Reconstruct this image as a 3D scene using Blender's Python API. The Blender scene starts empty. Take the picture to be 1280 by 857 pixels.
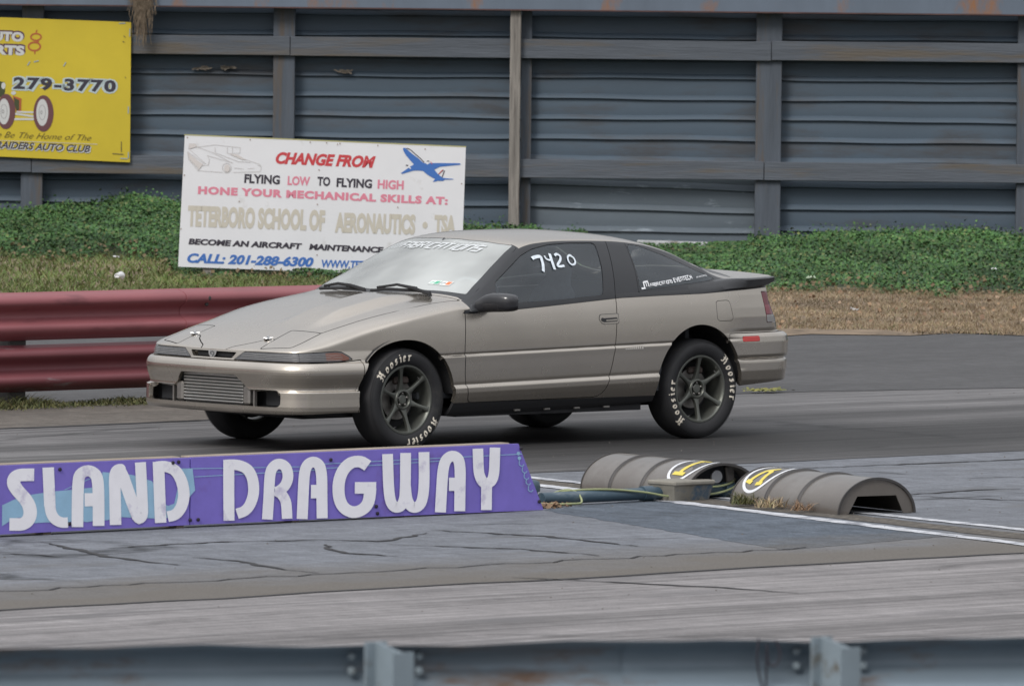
import bpy, math, random
import numpy as np
from mathutils import Matrix, Vector

random.seed(7); rng = np.random.default_rng(7)
SC = bpy.context.scene
COL = SC.collection

# ---------------------------------------------------------------- camera, sky, sun, exposure
# world axes: X along the strip (towards the coupe's tail), Y across it (away from the camera), Z up
cam_d = bpy.data.cameras.new('camera'); cam = bpy.data.objects.new('camera', cam_d); COL.objects.link(cam)
SC.camera = cam
cam_d.lens = 300.0; cam_d.sensor_width = 36.0; cam_d.sensor_fit = 'HORIZONTAL'
cam_d.clip_start = .5; cam_d.clip_end = 3000
cam_d.dof.use_dof = True; cam_d.dof.focus_distance = 54.2; cam_d.dof.aperture_fstop = 12
CAM = Vector((-36.78593, -40.12164, 3.118))
_r = Vector((.745499, -.666426, .010388)); _u = Vector((.023498, .041856, .998847)); _f = Vector((.666092, .744396, -.046863))
cam.matrix_world = Matrix(((_r.x, _u.x, -_f.x, CAM.x), (_r.y, _u.y, -_f.y, CAM.y), (_r.z, _u.z, -_f.z, CAM.z), (0, 0, 0, 1)))

SUN_EL, SUN_AZ = math.radians(40), math.radians(252)     # azimuth measured from +Y clockwise
w = bpy.data.worlds.new('World'); SC.world = w; w.use_nodes = True
nt = w.node_tree; bg = nt.nodes['Background']
sky = nt.nodes.new('ShaderNodeTexSky'); sky.sky_type = 'NISHITA'; sky.sun_disc = False
sky.sun_elevation = SUN_EL; sky.sun_rotation = SUN_AZ
sky.air_density = 1.0; sky.dust_density = 4.0; sky.ozone_density = 1.0
hs = nt.nodes.new('ShaderNodeHueSaturation'); hs.inputs['Saturation'].default_value = .35
nt.links.new(sky.outputs[0], hs.inputs['Color'])
# overcast: a cloud layer, brighter towards the zenith and slightly uneven, over most of the blue
geo = nt.nodes.new('ShaderNodeTexCoord'); sep = nt.nodes.new('ShaderNodeSeparateXYZ'); nt.links.new(geo.outputs['Generated'], sep.inputs[0])
el_ = nt.nodes.new('ShaderNodeMapRange'); el_.inputs['From Min'].default_value = 0; el_.inputs['From Max'].default_value = 1
el_.inputs['To Min'].default_value = 2.3; el_.inputs['To Max'].default_value = 10.8; nt.links.new(sep.outputs[2], el_.inputs['Value'])
cn = nt.nodes.new('ShaderNodeTexNoise'); cn.inputs['Scale'].default_value = 2.4; cn.inputs['Detail'].default_value = 5; nt.links.new(geo.outputs['Generated'], cn.inputs['Vector'])
cr = nt.nodes.new('ShaderNodeMapRange'); cr.inputs['From Min'].default_value = .3; cr.inputs['From Max'].default_value = .7; cr.inputs['To Min'].default_value = .78; cr.inputs['To Max'].default_value = 1.18
nt.links.new(cn.outputs['Fac'], cr.inputs['Value'])
cm = nt.nodes.new('ShaderNodeMath'); cm.operation = 'MULTIPLY'; nt.links.new(el_.outputs[0], cm.inputs[0]); nt.links.new(cr.outputs[0], cm.inputs[1])
# the cloud is thinnest, so brightest, round the hidden sun beyond the fence
dt = nt.nodes.new('ShaderNodeVectorMath'); dt.operation = 'DOT_PRODUCT'; nt.links.new(geo.outputs['Generated'], dt.inputs[0])
dt.inputs[1].default_value = (math.sin(SUN_AZ)*math.cos(SUN_EL), math.cos(SUN_AZ)*math.cos(SUN_EL), math.sin(SUN_EL))
gl_ = nt.nodes.new('ShaderNodeMapRange'); gl_.inputs['From Min'].default_value = .1; gl_.inputs['From Max'].default_value = 1; gl_.inputs['To Min'].default_value = .95; gl_.inputs['To Max'].default_value = 1.25
gl_.interpolation_type = 'SMOOTHSTEP'; nt.links.new(dt.outputs['Value'], gl_.inputs['Value'])
c2 = nt.nodes.new('ShaderNodeMath'); c2.operation = 'MULTIPLY'; nt.links.new(cm.outputs[0], c2.inputs[0]); nt.links.new(gl_.outputs[0], c2.inputs[1]); cm = c2
cc = nt.nodes.new('ShaderNodeMix'); cc.data_type = 'RGBA'; cc.blend_type = 'MULTIPLY'; cc.inputs['Factor'].default_value = 1
cc.inputs['A'].default_value = (.975, 1.0, 1.05, 1); nt.links.new(cm.outputs[0], cc.inputs['B'])
sm = nt.nodes.new('ShaderNodeMix'); sm.data_type = 'RGBA'; sm.inputs['Factor'].default_value = .80
nt.links.new(hs.outputs[0], sm.inputs['A']); nt.links.new(cc.outputs['Result'], sm.inputs['B'])
nt.links.new(sm.outputs['Result'], bg.inputs['Color'])
bg.inputs['Strength'].default_value = .125
sun_d = bpy.data.lights.new('sun', 'SUN'); sun_d.energy = 1.5; sun_d.angle = math.radians(18); sun_d.color = (1.0, .965, .91)
sun = bpy.data.objects.new('sun', sun_d); COL.objects.link(sun); sun.location = (0, 0, 60)
_sd = Vector((math.sin(SUN_AZ) * math.cos(SUN_EL), math.cos(SUN_AZ) * math.cos(SUN_EL), math.sin(SUN_EL)))
sun.rotation_euler = _sd.to_track_quat('Z', 'Y').to_euler()
SC.view_settings.view_transform = 'Standard'; SC.view_settings.look = 'None'
SC.view_settings.exposure = 0.1; SC.view_settings.gamma = 1.0; SC.view_settings.use_curve_mapping = False
# ---------------------------------------------------------------- helpers
_S = np.array([.7455, .6665]); _T = np.array([-.6665, .7455]); _P0 = np.array([.6593, 54.429])
def VP(x, d):                      # a point x metres right of the sight line and d metres out -> world XY
    q = np.array([x, d]) - _P0
    return float(q @ _S), float(q @ _T)
VIEW_ROT = -math.atan2(.6665, .7455)      # rotation that turns local X into "right of the sight line"

def tag(o, label=None, cat=None, group=None, kind=None):
    if label: o['label'] = label
    if cat: o['category'] = cat
    if group: o['group'] = group
    if kind: o['kind'] = kind
    return o

def empty(name, loc=(0, 0, 0), rz=0.0):
    o = bpy.data.objects.new(name, None); COL.objects.link(o)
    o.empty_display_size = .2; o.location = loc; o.rotation_euler = (0, 0, rz); return o

class MB:
    """collects polygons and links them as one mesh object"""
    def __init__(s): s.v = []; s.f = []; s.m = []; s.mi = 0
    def add(s, vs, fs):
        b = len(s.v); s.v.extend([tuple(map(float, p)) for p in vs])
        s.f.extend([tuple(b + k for k in f) for f in fs]); s.m.extend([s.mi] * len(fs)); return s
    def box(s, c, d, R=None, bev=0.0):
        hx, hy, hz = d[0]/2, d[1]/2, d[2]/2
        b = min(bev, hx*.9, hy*.9, hz*.9)
        if b <= 0:
            vs = [(x, y, z) for x in (-hx, hx) for y in (-hy, hy) for z in (-hz, hz)]
            fs = [(0,1,3,2), (4,6,7,5), (0,4,5,1), (2,3,7,6), (0,2,6,4), (1,5,7,3)]
        else:
            vs = []; idx = {}
            for sx in (-1, 1):
                for sy in (-1, 1):
                    for sz in (-1, 1):
                        for ax in range(3):
                            p = [sx*(hx-b), sy*(hy-b), sz*(hz-b)]; p[ax] = (sx, sy, sz)[ax]*(hx, hy, hz)[ax]
                            idx[sx, sy, sz, ax] = len(vs); vs.append(tuple(p))
            fs = []
            for ax in range(3):
                o1, o2 = [a for a in range(3) if a != ax]
                for sg in (-1, 1):
                    q = []
                    for a, c2 in ((-1, -1), (1, -1), (1, 1), (-1, 1)):
                        t = [0, 0, 0]; t[ax] = sg; t[o1] = a; t[o2] = c2; q.append(idx[t[0], t[1], t[2], ax])
                    fs.append(tuple(q))
                for a in (-1, 1):
                    for c2 in (-1, 1):
                        t0 = [0, 0, 0]; t1 = [0, 0, 0]
                        t0[ax] = -1; t1[ax] = 1
                        for t in (t0, t1): t[o1] = a; t[o2] = c2
                        fs.append((idx[(*t0, o1)], idx[(*t1, o1)], idx[(*t1, o2)], idx[(*t0, o2)]))
            for sx in (-1, 1):
                for sy in (-1, 1):
                    for sz in (-1, 1): fs.append(tuple(idx[sx, sy, sz, a] for a in range(3)))
        P = [Vector(v) for v in vs]
        if R is not None: P = [R @ p for p in P]
        return s.add([(p.x + c[0], p.y + c[1], p.z + c[2]) for p in P], fs)
    def tube(s, path, r, n=10, cap=True):
        path = [Vector(p) for p in path]; rs = r if isinstance(r, (list, tuple)) else [r]*len(path)
        vs = []; up = None
        for i, p in enumerate(path):
            t = (path[min(i+1, len(path)-1)] - path[max(i-1, 0)]).normalized()
            if up is None: up = Vector((0, 0, 1)) if abs(t.z) < .9 else Vector((1, 0, 0))
            a = t.cross(up).normalized(); b = a.cross(t).normalized(); up = b
            for k in range(n):
                q = 2*math.pi*k/n; d = a*math.cos(q) + b*math.sin(q)
                vs.append(tuple(p + d*rs[i]))
        fs = [(i*n+k, i*n+(k+1) % n, (i+1)*n+(k+1) % n, (i+1)*n+k) for i in range(len(path)-1) for k in range(n)]
        if cap: fs += [tuple(range(n))[::-1], tuple((len(path)-1)*n + k for k in range(n))]
        return s.add(vs, fs)
    def lathe(s, prof, n=48, axis='Y', c=(0, 0, 0), close=False):
        """prof: (radius, along-axis)"""
        vs = []
        for r, a in prof:
            for k in range(n):
                q = 2*math.pi*k/n; x, y = r*math.cos(q), r*math.sin(q)
                p = {'Y': (x, a, y), 'Z': (x, y, a), 'X': (a, x, y)}[axis]
                vs.append((p[0]+c[0], p[1]+c[1], p[2]+c[2]))
        m = len(prof)
        fs = [(i*n+k, i*n+(k+1) % n, ((i+1) % m)*n+(k+1) % n, ((i+1) % m)*n+k) for i in range(m if close else m-1) for k in range(n)]
        return s.add(vs, fs)
    def loft(s, rings, closed=True, caps=True):
        n = len(rings[0]); vs = [p for r in rings for p in r]
        kk = n if closed else n-1
        fs = [(i*n+k, i*n+(k+1) % n, (i+1)*n+(k+1) % n, (i+1)*n+k) for i in range(len(rings)-1) for k in range(kk)]
        if caps: fs += [tuple(range(n))[::-1], tuple((len(rings)-1)*n+k for k in range(n))]
        return s.add(vs, fs)
    def prism(s, poly, y0, y1, f=None):
        """poly of (a,b) extruded from depth y0 to y1; f maps (a, depth, b) to a point"""
        f = f or (lambda a, y, b: (a, y, b)); n = len(poly)
        vs = [f(a, y0, b) for a, b in poly] + [f(a, y1, b) for a, b in poly]
        fs = [tuple(range(n)), tuple(range(2*n-1, n-1, -1))] + [(k, n+k, n+(k+1) % n, (k+1) % n) for k in range(n)]
        return s.add(vs, fs)
    def build(s, name, m, parent=None, smooth=False, angle=None, fix=True):
        me = bpy.data.meshes.new(name); me.from_pydata(s.v, [], s.f); me.update()
        ms = m if isinstance(m, (list, tuple)) else [m]
        for k in ms: me.materials.append(k)
        if len(ms) > 1: me.polygons.foreach_set('material_index', s.m)
        if fix:
            import bmesh
            bm = bmesh.new(); bm.from_mesh(me); bmesh.ops.recalc_face_normals(bm, faces=bm.faces); bm.to_mesh(me); bm.free()
        if smooth:
            me.polygons.foreach_set('use_smooth', [True]*len(me.polygons))
            if angle: me.set_sharp_from_angle(angle=math.radians(angle))
        o = bpy.data.objects.new(name, me); COL.objects.link(o)
        if parent: o.parent = parent
        return o

def copy_tree(o, parent=None):
    c = o.copy(); COL.objects.link(c); c.parent = parent
    for ch in list(o.children): copy_tree(ch, c)
    return c

# ---- flat artwork: ribbons (thick pen strokes) and lettering
def arc(cx, cy, rx, ry, a0, a1, n=12):
    return [(cx + rx*math.cos(math.radians(a0+(a1-a0)*k/n)), cy + ry*math.sin(math.radians(a0+(a1-a0)*k/n))) for k in range(n+1)]

def smooth(pts, k=4):
    P = [np.array(p, float) for p in pts]; out = []
    for i in range(len(P)-1):
        p0 = P[max(i-1, 0)]; p1 = P[i]; p2 = P[i+1]; p3 = P[min(i+2, len(P)-1)]
        for j in range(k):
            t = j/k; out.append(tuple(.5*((2*p1) + (-p0+p2)*t + (2*p0-5*p1+4*p2-p3)*t*t + (-p0+3*p1-3*p2+p3)*t**3)))
    return out + [tuple(P[-1])]

class Art:
    """flat artwork in sheet units; every piece sits a hair above the one before; place() maps (u, v, lift) to a point"""
    def __init__(s, lift=.0004): s.p = []; s.k = 0; s.dl = lift; s.mi = 0; s.part = None; s.names = []
    def poly(s, pts): s.p.append((list(pts), [tuple(range(len(pts)))], s.k*s.dl, s.mi)); s.k += 1; return s
    def ribbon(s, pts, w, closed=False):
        P = [np.array(p, float) for p in pts]; n = len(P); ws = w if isinstance(w, (list, tuple)) else [w]*n
        L, R = [], []
        for i in range(n):
            a = P[i] - P[i-1] if (i > 0 or closed) else P[1] - P[0]
            b = P[(i+1) % n] - P[i] if (i < n-1 or closed) else a
            a = a/(np.linalg.norm(a)+1e-9); b = b/(np.linalg.norm(b)+1e-9)
            na = np.array([-a[1], a[0]]); nb = np.array([-b[1], b[0]])
            m = na + nb; l = np.linalg.norm(m); m = m/l if l > 1e-6 else na
            k = ws[i]/2/max(.45, float(m @ na))
            L.append(P[i] + m*k); R.append(P[i] - m*k)
        vs = [tuple(q) for q in L] + [tuple(q) for q in R]
        kk = n if closed else n-1
        s.p.append((vs, [(i, n+i, n+(i+1) % n, (i+1) % n) for i in range(kk)], s.k*s.dl, s.mi)); s.k += 1; return s
    def nib(s, pts, w, ang=40, thin=.25):
        """broad-pen stroke: thick and thin parts as a slanted nib gives"""
        c, d = math.cos(math.radians(ang))*w/2, math.sin(math.radians(ang))*w/2
        P = [np.array(p, float) for p in pts]; e = thin*w/2
        for i in range(len(P)-1):
            t = P[i+1]-P[i]; t = t/(np.linalg.norm(t)+1e-9); nrm = np.array([-t[1], t[0]])
            h = np.array([c, d]); k = abs(float(h @ nrm))
            if k < e: h = nrm*e
            s.p.append(([tuple(P[i]+h), tuple(P[i]-h), tuple(P[i+1]-h), tuple(P[i+1]+h)], [(0, 1, 2, 3)], s.k*s.dl, s.mi)); s.k += 1
        return s
    def disc(s, cx, cy, rx, ry=None, n=20):
        return s.poly(arc(cx, cy, rx, ry or rx, 0, 360*(n-1)/n, n-1))
    def ring(s, cx, cy, rx, ry, w, n=28): return s.ribbon(arc(cx, cy, rx, ry, 0, 360*(n-1)/n, n-1), w, True)
    def text(s, body, x, y, h, wid=None, bold=.0, shear=0.0, space=1.0, ang=0.0):
        """lettering whose capitals are h high, starting at x,y; wid fixes the run length"""
        c = bpy.data.curves.new('t', 'FONT'); c.body = body; c.size = 1.0; c.offset = bold; c.shear = shear
        c.space_character = space; c.resolution_u = 3; c.fill_mode = 'FRONT'
        o = bpy.data.objects.new('t', c); COL.objects.link(o); bpy.context.view_layer.update()
        me = bpy.data.meshes.new_from_object(o.evaluated_get(bpy.context.evaluated_depsgraph_get()))
        V = np.array([v.co[:2] for v in me.vertices]); F = [tuple(p.vertices) for p in me.polygons]
        bpy.data.objects.remove(o); bpy.data.curves.remove(c); bpy.data.meshes.remove(me)
        V[:, 0] -= V[:, 0].min(); capH = .70 + 2*bold
        V[:, 1] += bold
        sy = h/capH; sx = (wid/V[:, 0].max()) if wid else sy
        q = np.stack([V[:, 0]*sx, V[:, 1]*sy], 1)
        ca, sa = math.cos(math.radians(ang)), math.sin(math.radians(ang))
        q = np.stack([x + q[:, 0]*ca - q[:, 1]*sa, y + q[:, 0]*sa + q[:, 1]*ca], 1)
        s.p.append(([tuple(p) for p in q], F, s.k*s.dl, s.mi)); s.k += 1; return s
    def key(s, part): s.part = part; s.names.append((len(s.p), part)); return s
    def build(s, name, m, place, parent=None, base=.003, sub=0):
        if s.names:                    # separate pieces of artwork: one object each
            cuts = [k for k, _ in s.names] + [len(s.p)]; allp = s.p; out = []; ms = m if isinstance(m, (list, tuple)) else [m]
            for (k0, nm), k1 in zip(s.names, cuts[1:]):
                if k1 > k0:
                    t = Art(); t.p = allp[k0:k1]; used = sorted({p[3] for p in t.p}); t.p = [(a, b, c, used.index(d)) for a, b, c, d in t.p]
                    out.append(t.build(nm, [ms[i] for i in used], place, parent, base, sub))
            return out
        mb = MB()
        for vs, fs, l, mi in s.p:
            mb.mi = mi
            if sub:
                vs = list(vs); fs2 = []
                for f in fs:                                   # fan long polygons into small pieces so they follow a curved surface
                    c = (sum(vs[k][0] for k in f)/len(f), sum(vs[k][1] for k in f)/len(f)); vs.append(c); ci = len(vs)-1
                    for a in range(len(f)): fs2.append((f[a], f[(a+1) % len(f)], ci))
                fs = fs2
            mb.add([place(u, v, base+l) for u, v in vs], fs)
        return mb.build(name, m, parent, fix=False)

# ---- materials
def mat(name, base, rough=.6, metal=0.0, coat=0.0, spec=.5, var=0.0, scale=8.0, stretch=(1, 1, 1), bump=0.0, bscale=60.0, dark=None, dscale=3.0, damt=0.0, coords='Object'):
    """principled surface whose colour varies by noise (wear and dirt of its own) with optional patches of a second colour and fine bump"""
    m = bpy.data.materials.new(name); m.use_nodes = True; n = m.node_tree; N = n.nodes; L = n.links
    b = N['Principled BSDF']; b.inputs['Roughness'].default_value = rough; b.inputs['Metallic'].default_value = metal
    b.inputs['Coat Weight'].default_value = coat; b.inputs['Coat Roughness'].default_value = .06
    b.inputs['Specular IOR Level'].default_value = spec
    tc = N.new('ShaderNodeTexCoord'); mp = N.new('ShaderNodeMapping'); mp.inputs['Scale'].default_value = stretch
    L.new(tc.outputs[coords], mp.inputs['Vector'])
    nz = N.new('ShaderNodeTexNoise'); nz.inputs['Scale'].default_value = scale; nz.inputs['Detail'].default_value = 6; nz.inputs['Roughness'].default_value = .62
    L.new(mp.outputs[0], nz.inputs['Vector'])
    mr = N.new('ShaderNodeMapRange'); mr.inputs['From Min'].default_value = .25; mr.inputs['From Max'].default_value = .75
    mr.inputs['To Min'].default_value = 1-var; mr.inputs['To Max'].default_value = 1+var
    L.new(nz.outputs['Fac'], mr.inputs['Value'])
    mx = N.new('ShaderNodeMix'); mx.data_type = 'RGBA'; mx.blend_type = 'MULTIPLY'; mx.inputs['Factor'].default_value = 1
    mx.inputs['A'].default_value = (*base, 1); L.new(mr.outputs[0], mx.inputs['B'])
    out = mx.outputs['Result']
    if dark:
        n2 = N.new('ShaderNodeTexNoise'); n2.inputs['Scale'].default_value = dscale; n2.inputs['Detail'].default_value = 8; n2.inputs['Roughness'].default_value = .68
        L.new(mp.outputs[0], n2.inputs['Vector'])
        r2 = N.new('ShaderNodeMapRange'); r2.inputs['From Min'].default_value = .62-damt*.3; r2.inputs['From Max'].default_value = .72-damt*.25
        L.new(n2.outputs['Fac'], r2.inputs['Value'])
        m2 = N.new('ShaderNodeMix'); m2.data_type = 'RGBA'; m2.inputs['B'].default_value = (*dark, 1)
        L.new(r2.outputs[0], m2.inputs['Factor']); L.new(out, m2.inputs['A']); out = m2.outputs['Result']
    L.new(out, b.inputs['Base Color'])
    if bump:
        nb = N.new('ShaderNodeTexNoise'); nb.inputs['Scale'].default_value = bscale; nb.inputs['Detail'].default_value = 4
        L.new(mp.outputs[0], nb.inputs['Vector'])
        bp = N.new('ShaderNodeBump'); bp.inputs['Strength'].default_value = bump; bp.inputs['Distance'].default_value = .02
        L.new(nb.outputs['Fac'], bp.inputs['Height']); L.new(bp.outputs[0], b.inputs['Normal'])
    return m

def glass(name, tint, dirt=(.5, .55, .58), damt=.06, rough=.02):
    m = bpy.data.materials.new(name); m.use_nodes = True; n = m.node_tree; N = n.nodes; L = n.links
    N.remove(N['Principled BSDF']); out = N['Material Output']
    tr = N.new('ShaderNodeBsdfTransparent'); tr.inputs[0].default_value = (*tint, 1)
    gl = N.new('ShaderNodeBsdfGlossy'); gl.inputs['Roughness'].default_value = rough
    df = N.new('ShaderNodeBsdfDiffuse'); df.inputs[0].default_value = (*dirt, 1)  # film colour: dust, and on the windscreen painted sky glare too
    tc = N.new('ShaderNodeTexCoord'); nz = N.new('ShaderNodeTexNoise'); nz.inputs['Scale'].default_value = 1.6; nz.inputs['Detail'].default_value = 3
    L.new(tc.outputs['Object'], nz.inputs['Vector'])
    mr = N.new('ShaderNodeMapRange'); mr.inputs['From Min'].default_value = .3; mr.inputs['From Max'].default_value = .7
    mr.inputs['To Min'].default_value = damt*.65; mr.inputs['To Max'].default_value = damt*1.35
    L.new(nz.outputs['Fac'], mr.inputs['Value'])
    a = N.new('ShaderNodeMixShader'); L.new(mr.outputs[0], a.inputs[0]); L.new(tr.outputs[0], a.inputs[1]); L.new(df.outputs[0], a.inputs[2])
    fr = N.new('ShaderNodeFresnel'); fr.inputs['IOR'].default_value = 1.75
    b = N.new('ShaderNodeMixShader'); L.new(fr.outputs[0], b.inputs[0]); L.new(a.outputs[0], b.inputs[1]); L.new(gl.outputs[0], b.inputs[2])
    L.new(b.outputs[0], out.inputs[0])
    return m

def leaf_mat(name, cols, rough=.6, clump=0.0, cscale=1.3):
    """foliage whose colour changes from leaf to leaf"""
    m = bpy.data.materials.new(name); m.use_nodes = True; n = m.node_tree; N = n.nodes; L = n.links
    b = N['Principled BSDF']; b.inputs['Roughness'].default_value = rough; b.inputs['Specular IOR Level'].default_value = .25
    g = N.new('ShaderNodeNewGeometry'); r = N.new('ShaderNodeValToRGB')
    el = r.color_ramp.elements
    el[0].position = 0; el[0].color = (*cols[0], 1); el[1].position = 1; el[1].color = (*cols[-1], 1)
    for k, c in enumerate(cols[1:-1]):
        e = el.new((k+1)/(len(cols)-1)); e.color = (*c, 1)
    L.new(g.outputs['Random Per Island'], r.inputs[0]); out = r.outputs[0]
    if clump:            # younger and older patches of growth
        tc = N.new('ShaderNodeTexCoord'); nz = N.new('ShaderNodeTexNoise'); nz.inputs['Scale'].default_value = cscale; nz.inputs['Detail'].default_value = 5
        L.new(tc.outputs['Object'], nz.inputs['Vector']); mr = N.new('ShaderNodeMapRange'); mr.inputs['From Min'].default_value = .32; mr.inputs['From Max'].default_value = .68
        mr.inputs['To Min'].default_value = 1-clump; mr.inputs['To Max'].default_value = 1+clump; L.new(nz.outputs['Fac'], mr.inputs['Value'])
        mx = N.new('ShaderNodeMix'); mx.data_type = 'RGBA'; mx.blend_type = 'MULTIPLY'; mx.inputs['Factor'].default_value = 1
        L.new(out, mx.inputs['A']); L.new(mr.outputs[0], mx.inputs['B']); out = mx.outputs['Result']
    L.new(out, b.inputs['Base Color'])
    return m
# ---------------------------------------------------------------- car surfaces (metres, car frame = track frame)
def pchip(xs, ys):
    xs = np.asarray(xs, float); ys = np.asarray(ys, float)
    h = np.diff(xs); d = np.diff(ys) / h
    m = np.zeros_like(xs); m[0] = d[0]; m[-1] = d[-1]
    for k in range(1, len(xs) - 1):
        if d[k-1] * d[k] > 0:
            w1 = 2*h[k] + h[k-1]; w2 = h[k] + 2*h[k-1]
            m[k] = (w1 + w2) / (w1/d[k-1] + w2/d[k])
    def fn(q):
        q = np.asarray(q, float); c = np.clip(q, xs[0], xs[-1])
        k = np.clip(np.searchsorted(xs, c) - 1, 0, len(xs) - 2)
        t = (c - xs[k]) / h[k]
        return ((1+2*t)*(1-t)**2*ys[k] + t*(1-t)**2*h[k]*m[k] + t*t*(3-2*t)*ys[k+1] + t*t*(t-1)*h[k]*m[k+1]
                + np.where(q < xs[0], (q-xs[0])*m[0], 0) + np.where(q > xs[-1], (q-xs[-1])*m[-1], 0))
    return fn

def tab(*pts, lin=False):
    xs = [p[0] for p in pts]; ys = [p[1] for p in pts]
    return (lambda q: np.interp(q, xs, ys)) if lin else pchip(xs, ys)

def sstep(a, b, x):
    t = np.clip((np.asarray(x, float) - a) / (b - a), 0, 1)
    return t * t * (3 - 2 * t)

OUT = [(-3.400, 0), (-3.392, .18), (-3.376, .36), (-3.358, .54), (-3.305, .685), (-3.19, .780), (-2.97, .816), (-2.75, .826), (-2.47, .838),
       (-2.0, .842), (-1.2, .845), (-.4, .845), (0, .843), (.32, .832), (.55, .815), (.73, .778), (.86, .69), (.935, .53), (.978, .30), (.992, 0)]
_o = np.array(OUT); _cl = np.concatenate([[0], np.cumsum(np.hypot(*np.diff(_o, axis=0).T))])
_ox = pchip(_cl, _o[:, 0]); _oy = pchip(_cl, _o[:, 1])
_m0 = 1e-3
NI, NJ = 460, 130
_s = np.linspace(0, _cl[-1], NI)
OX = _ox(_s); OY = _oy(_s); OY[0] = 0; OY[-1] = 0
for _k in range(3):                                    # soften the outline's curvature
    OX[1:-1] = (OX[:-2] + 2*OX[1:-1] + OX[2:]) / 4; OY[1:-1] = (OY[:-2] + 2*OY[1:-1] + OY[2:]) / 4
_tx = np.gradient(OX); _ty = np.gradient(OY); _l = np.hypot(_tx, _ty)
NX = -_ty / _l; NY = _tx / _l                          # outward normal of the half outline (y >= 0)
NX[0], NY[0] = -1, 0; NX[-1], NY[-1] = 1, 0

zS_f = tab((-3.4, .612), (-3.28, .618), (-3.1, .638), (-2.9, .682), (-2.7, .735), (-2.5, .782), (-2.2, .832), (-1.95, .862), (-1.3, .893),
           (-.7, .925), (0, .945), (.2, .955), (.45, .962), (.7, .962), (.97, .962))
zb_f = tab((-3.4, .236), (-2.95, .25), (-2.1, .205), (-1.2, .22), (-.5, .24), (.35, .325), (.6, .34), (.97, .36))
_up = pchip([.60, .66, .74, .82, .90, 1.0], [.0030, .0045, .0100, .0215, .043, .080])
insS = tab(*[(.18, .115), (.215, .08), (.24, .055), (.27, .036), (.30, .021), (.33, .008), (.36, -.002), (.392, -.004), (.402, .002), (.408, .012), (.43, .008), (.50, .003),
           (.55, .0), (.586, -.003), (.592, .002), (.596, .010), (.601, .008), (.608, .0040)] + [(z, float(_up(z))) for z in np.arange(.62, 1.001, .01)], lin=True)
insF = tab((.22, .09), (.232, .030), (.244, .010), (.26, .002), (.285, 0), (.33, .002), (.372, .003), (.378, .005), (.384, .024), (.40, .024), (.42, .019), (.44, .012), (.46, .0055), (.48, .0012), (.495, 0),
            (.51, .001), (.525, .006), (.538, .014), (.547, .023), (.553, .034), (.558, .045), (.59, .052), (.62, .060), (.70, .060), (.8, .06), lin=True)
insR = tab((.30, .06), (.335, .03), (.36, .014), (.42, .004), (.47, .004), (.487, .008), (.492, .018), (.499, .018), (.504, .004), (.52, -.003), (.60, -.004),
           (.635, .002), (.652, .012), (.664, .026), (.69, .020), (.76, .018), (.82, .026), (.90, .043), (1.0, .075), lin=True)
kR = tab((.64, 0), (.655, .05), (.668, .30), (.70, .37), (.742, .45), (.85, .76), (.93, 1.0), (1.0, 1.0), lin=True)
def Xtop(y): return .600 + .095 * (1 - (y/.80)**2)

def build_lower():
    zS = zS_f(OX); zb = zb_f(OX)
    t = np.linspace(0, 1, NJ)[None, :]
    Z = zb[:, None] + t * (zS - zb)[:, None]
    X = np.repeat(OX[:, None], NJ, 1); Y = np.repeat(OY[:, None], NJ, 1)
    ze = Z - .018 * (X + 1.2)
    wf = 1 - sstep(-2.85, -2.35, X); wr = sstep(.15, .40, X)
    ins = insS(ze) * (1 - wf) * (1 - wr) + insF(Z) * wf + insR(Z) * wr
    # fender shoulder pulls in above the lamp band
    ins = ins + wf * .10 * np.clip(Z - .622, 0, 1)**1.2 * (1 - sstep(-3.1, -3.3, X))
    PX = X - NX[:, None] * ins; PY = Y - NY[:, None] * ins
    dx = np.maximum(PX - Xtop(PY), 0) * sstep(.45, .60, X)
    PX = PX - kR(Z) * dx
    PY[0] = 0; PY[-1] = 0
    return np.stack([PX, np.maximum(PY, 0), Z], -1)

yr_f = tab((-3.5, .66), (-2.4, .66), (-2.14, .70), (-2.03, .735), (-1.93, .745), (-1.65, .659), (-1.36, .570), (-1.2, .553), (-.98, .55), (-.6, .55), (-.35, .552), (-.095, .562), (.08, .60), (.15, .645), (.2, .675), (.3, .695), (.45, .70), (.62, .70))
zr_f = tab((-2.3, .70), (-2.14, .84), (-2.05, .888), (-2.0, .896), (-1.93, .912), (-1.86, .945), (-1.75, 1.003), (-1.55, 1.117), (-1.42, 1.188), (-1.32, 1.228), (-1.2, 1.250), (-.98, 1.262), (-.6, 1.255), (-.35, 1.234), (-.095, 1.178), (.137, 1.070), (.2, 1.030), (.28, 1.003), (.45, .985), (.6, .975), (.7, .965))
zg_f = tab((-2.5, .737), (-2.12, .932), (-1.52, 1.232), (-1.42, 1.274), (-1.3, 1.296), (-1.1, 1.308), (-.83, 1.311), (-.45, 1.292), (-.07, 1.236), (.2, 1.152), (.4, 1.082), (.55, 1.030), (.70, .97))
zh_f = tab((-3.345, .614), (-3.3, .634), (-3.2, .676), (-3.0, .748), (-2.8, .802), (-2.5, .866), (-2.3, .903), (-2.1, .935), (-1.8, .975))

def bulge(x, y):      # power bulge over the near half of the bonnet
    g = sstep(-3.02, -2.62, x) * (1 - sstep(-2.35, -1.95, x))
    return .042 * g * (1 - sstep(.11, .22, np.abs(y + .30)))

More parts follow.
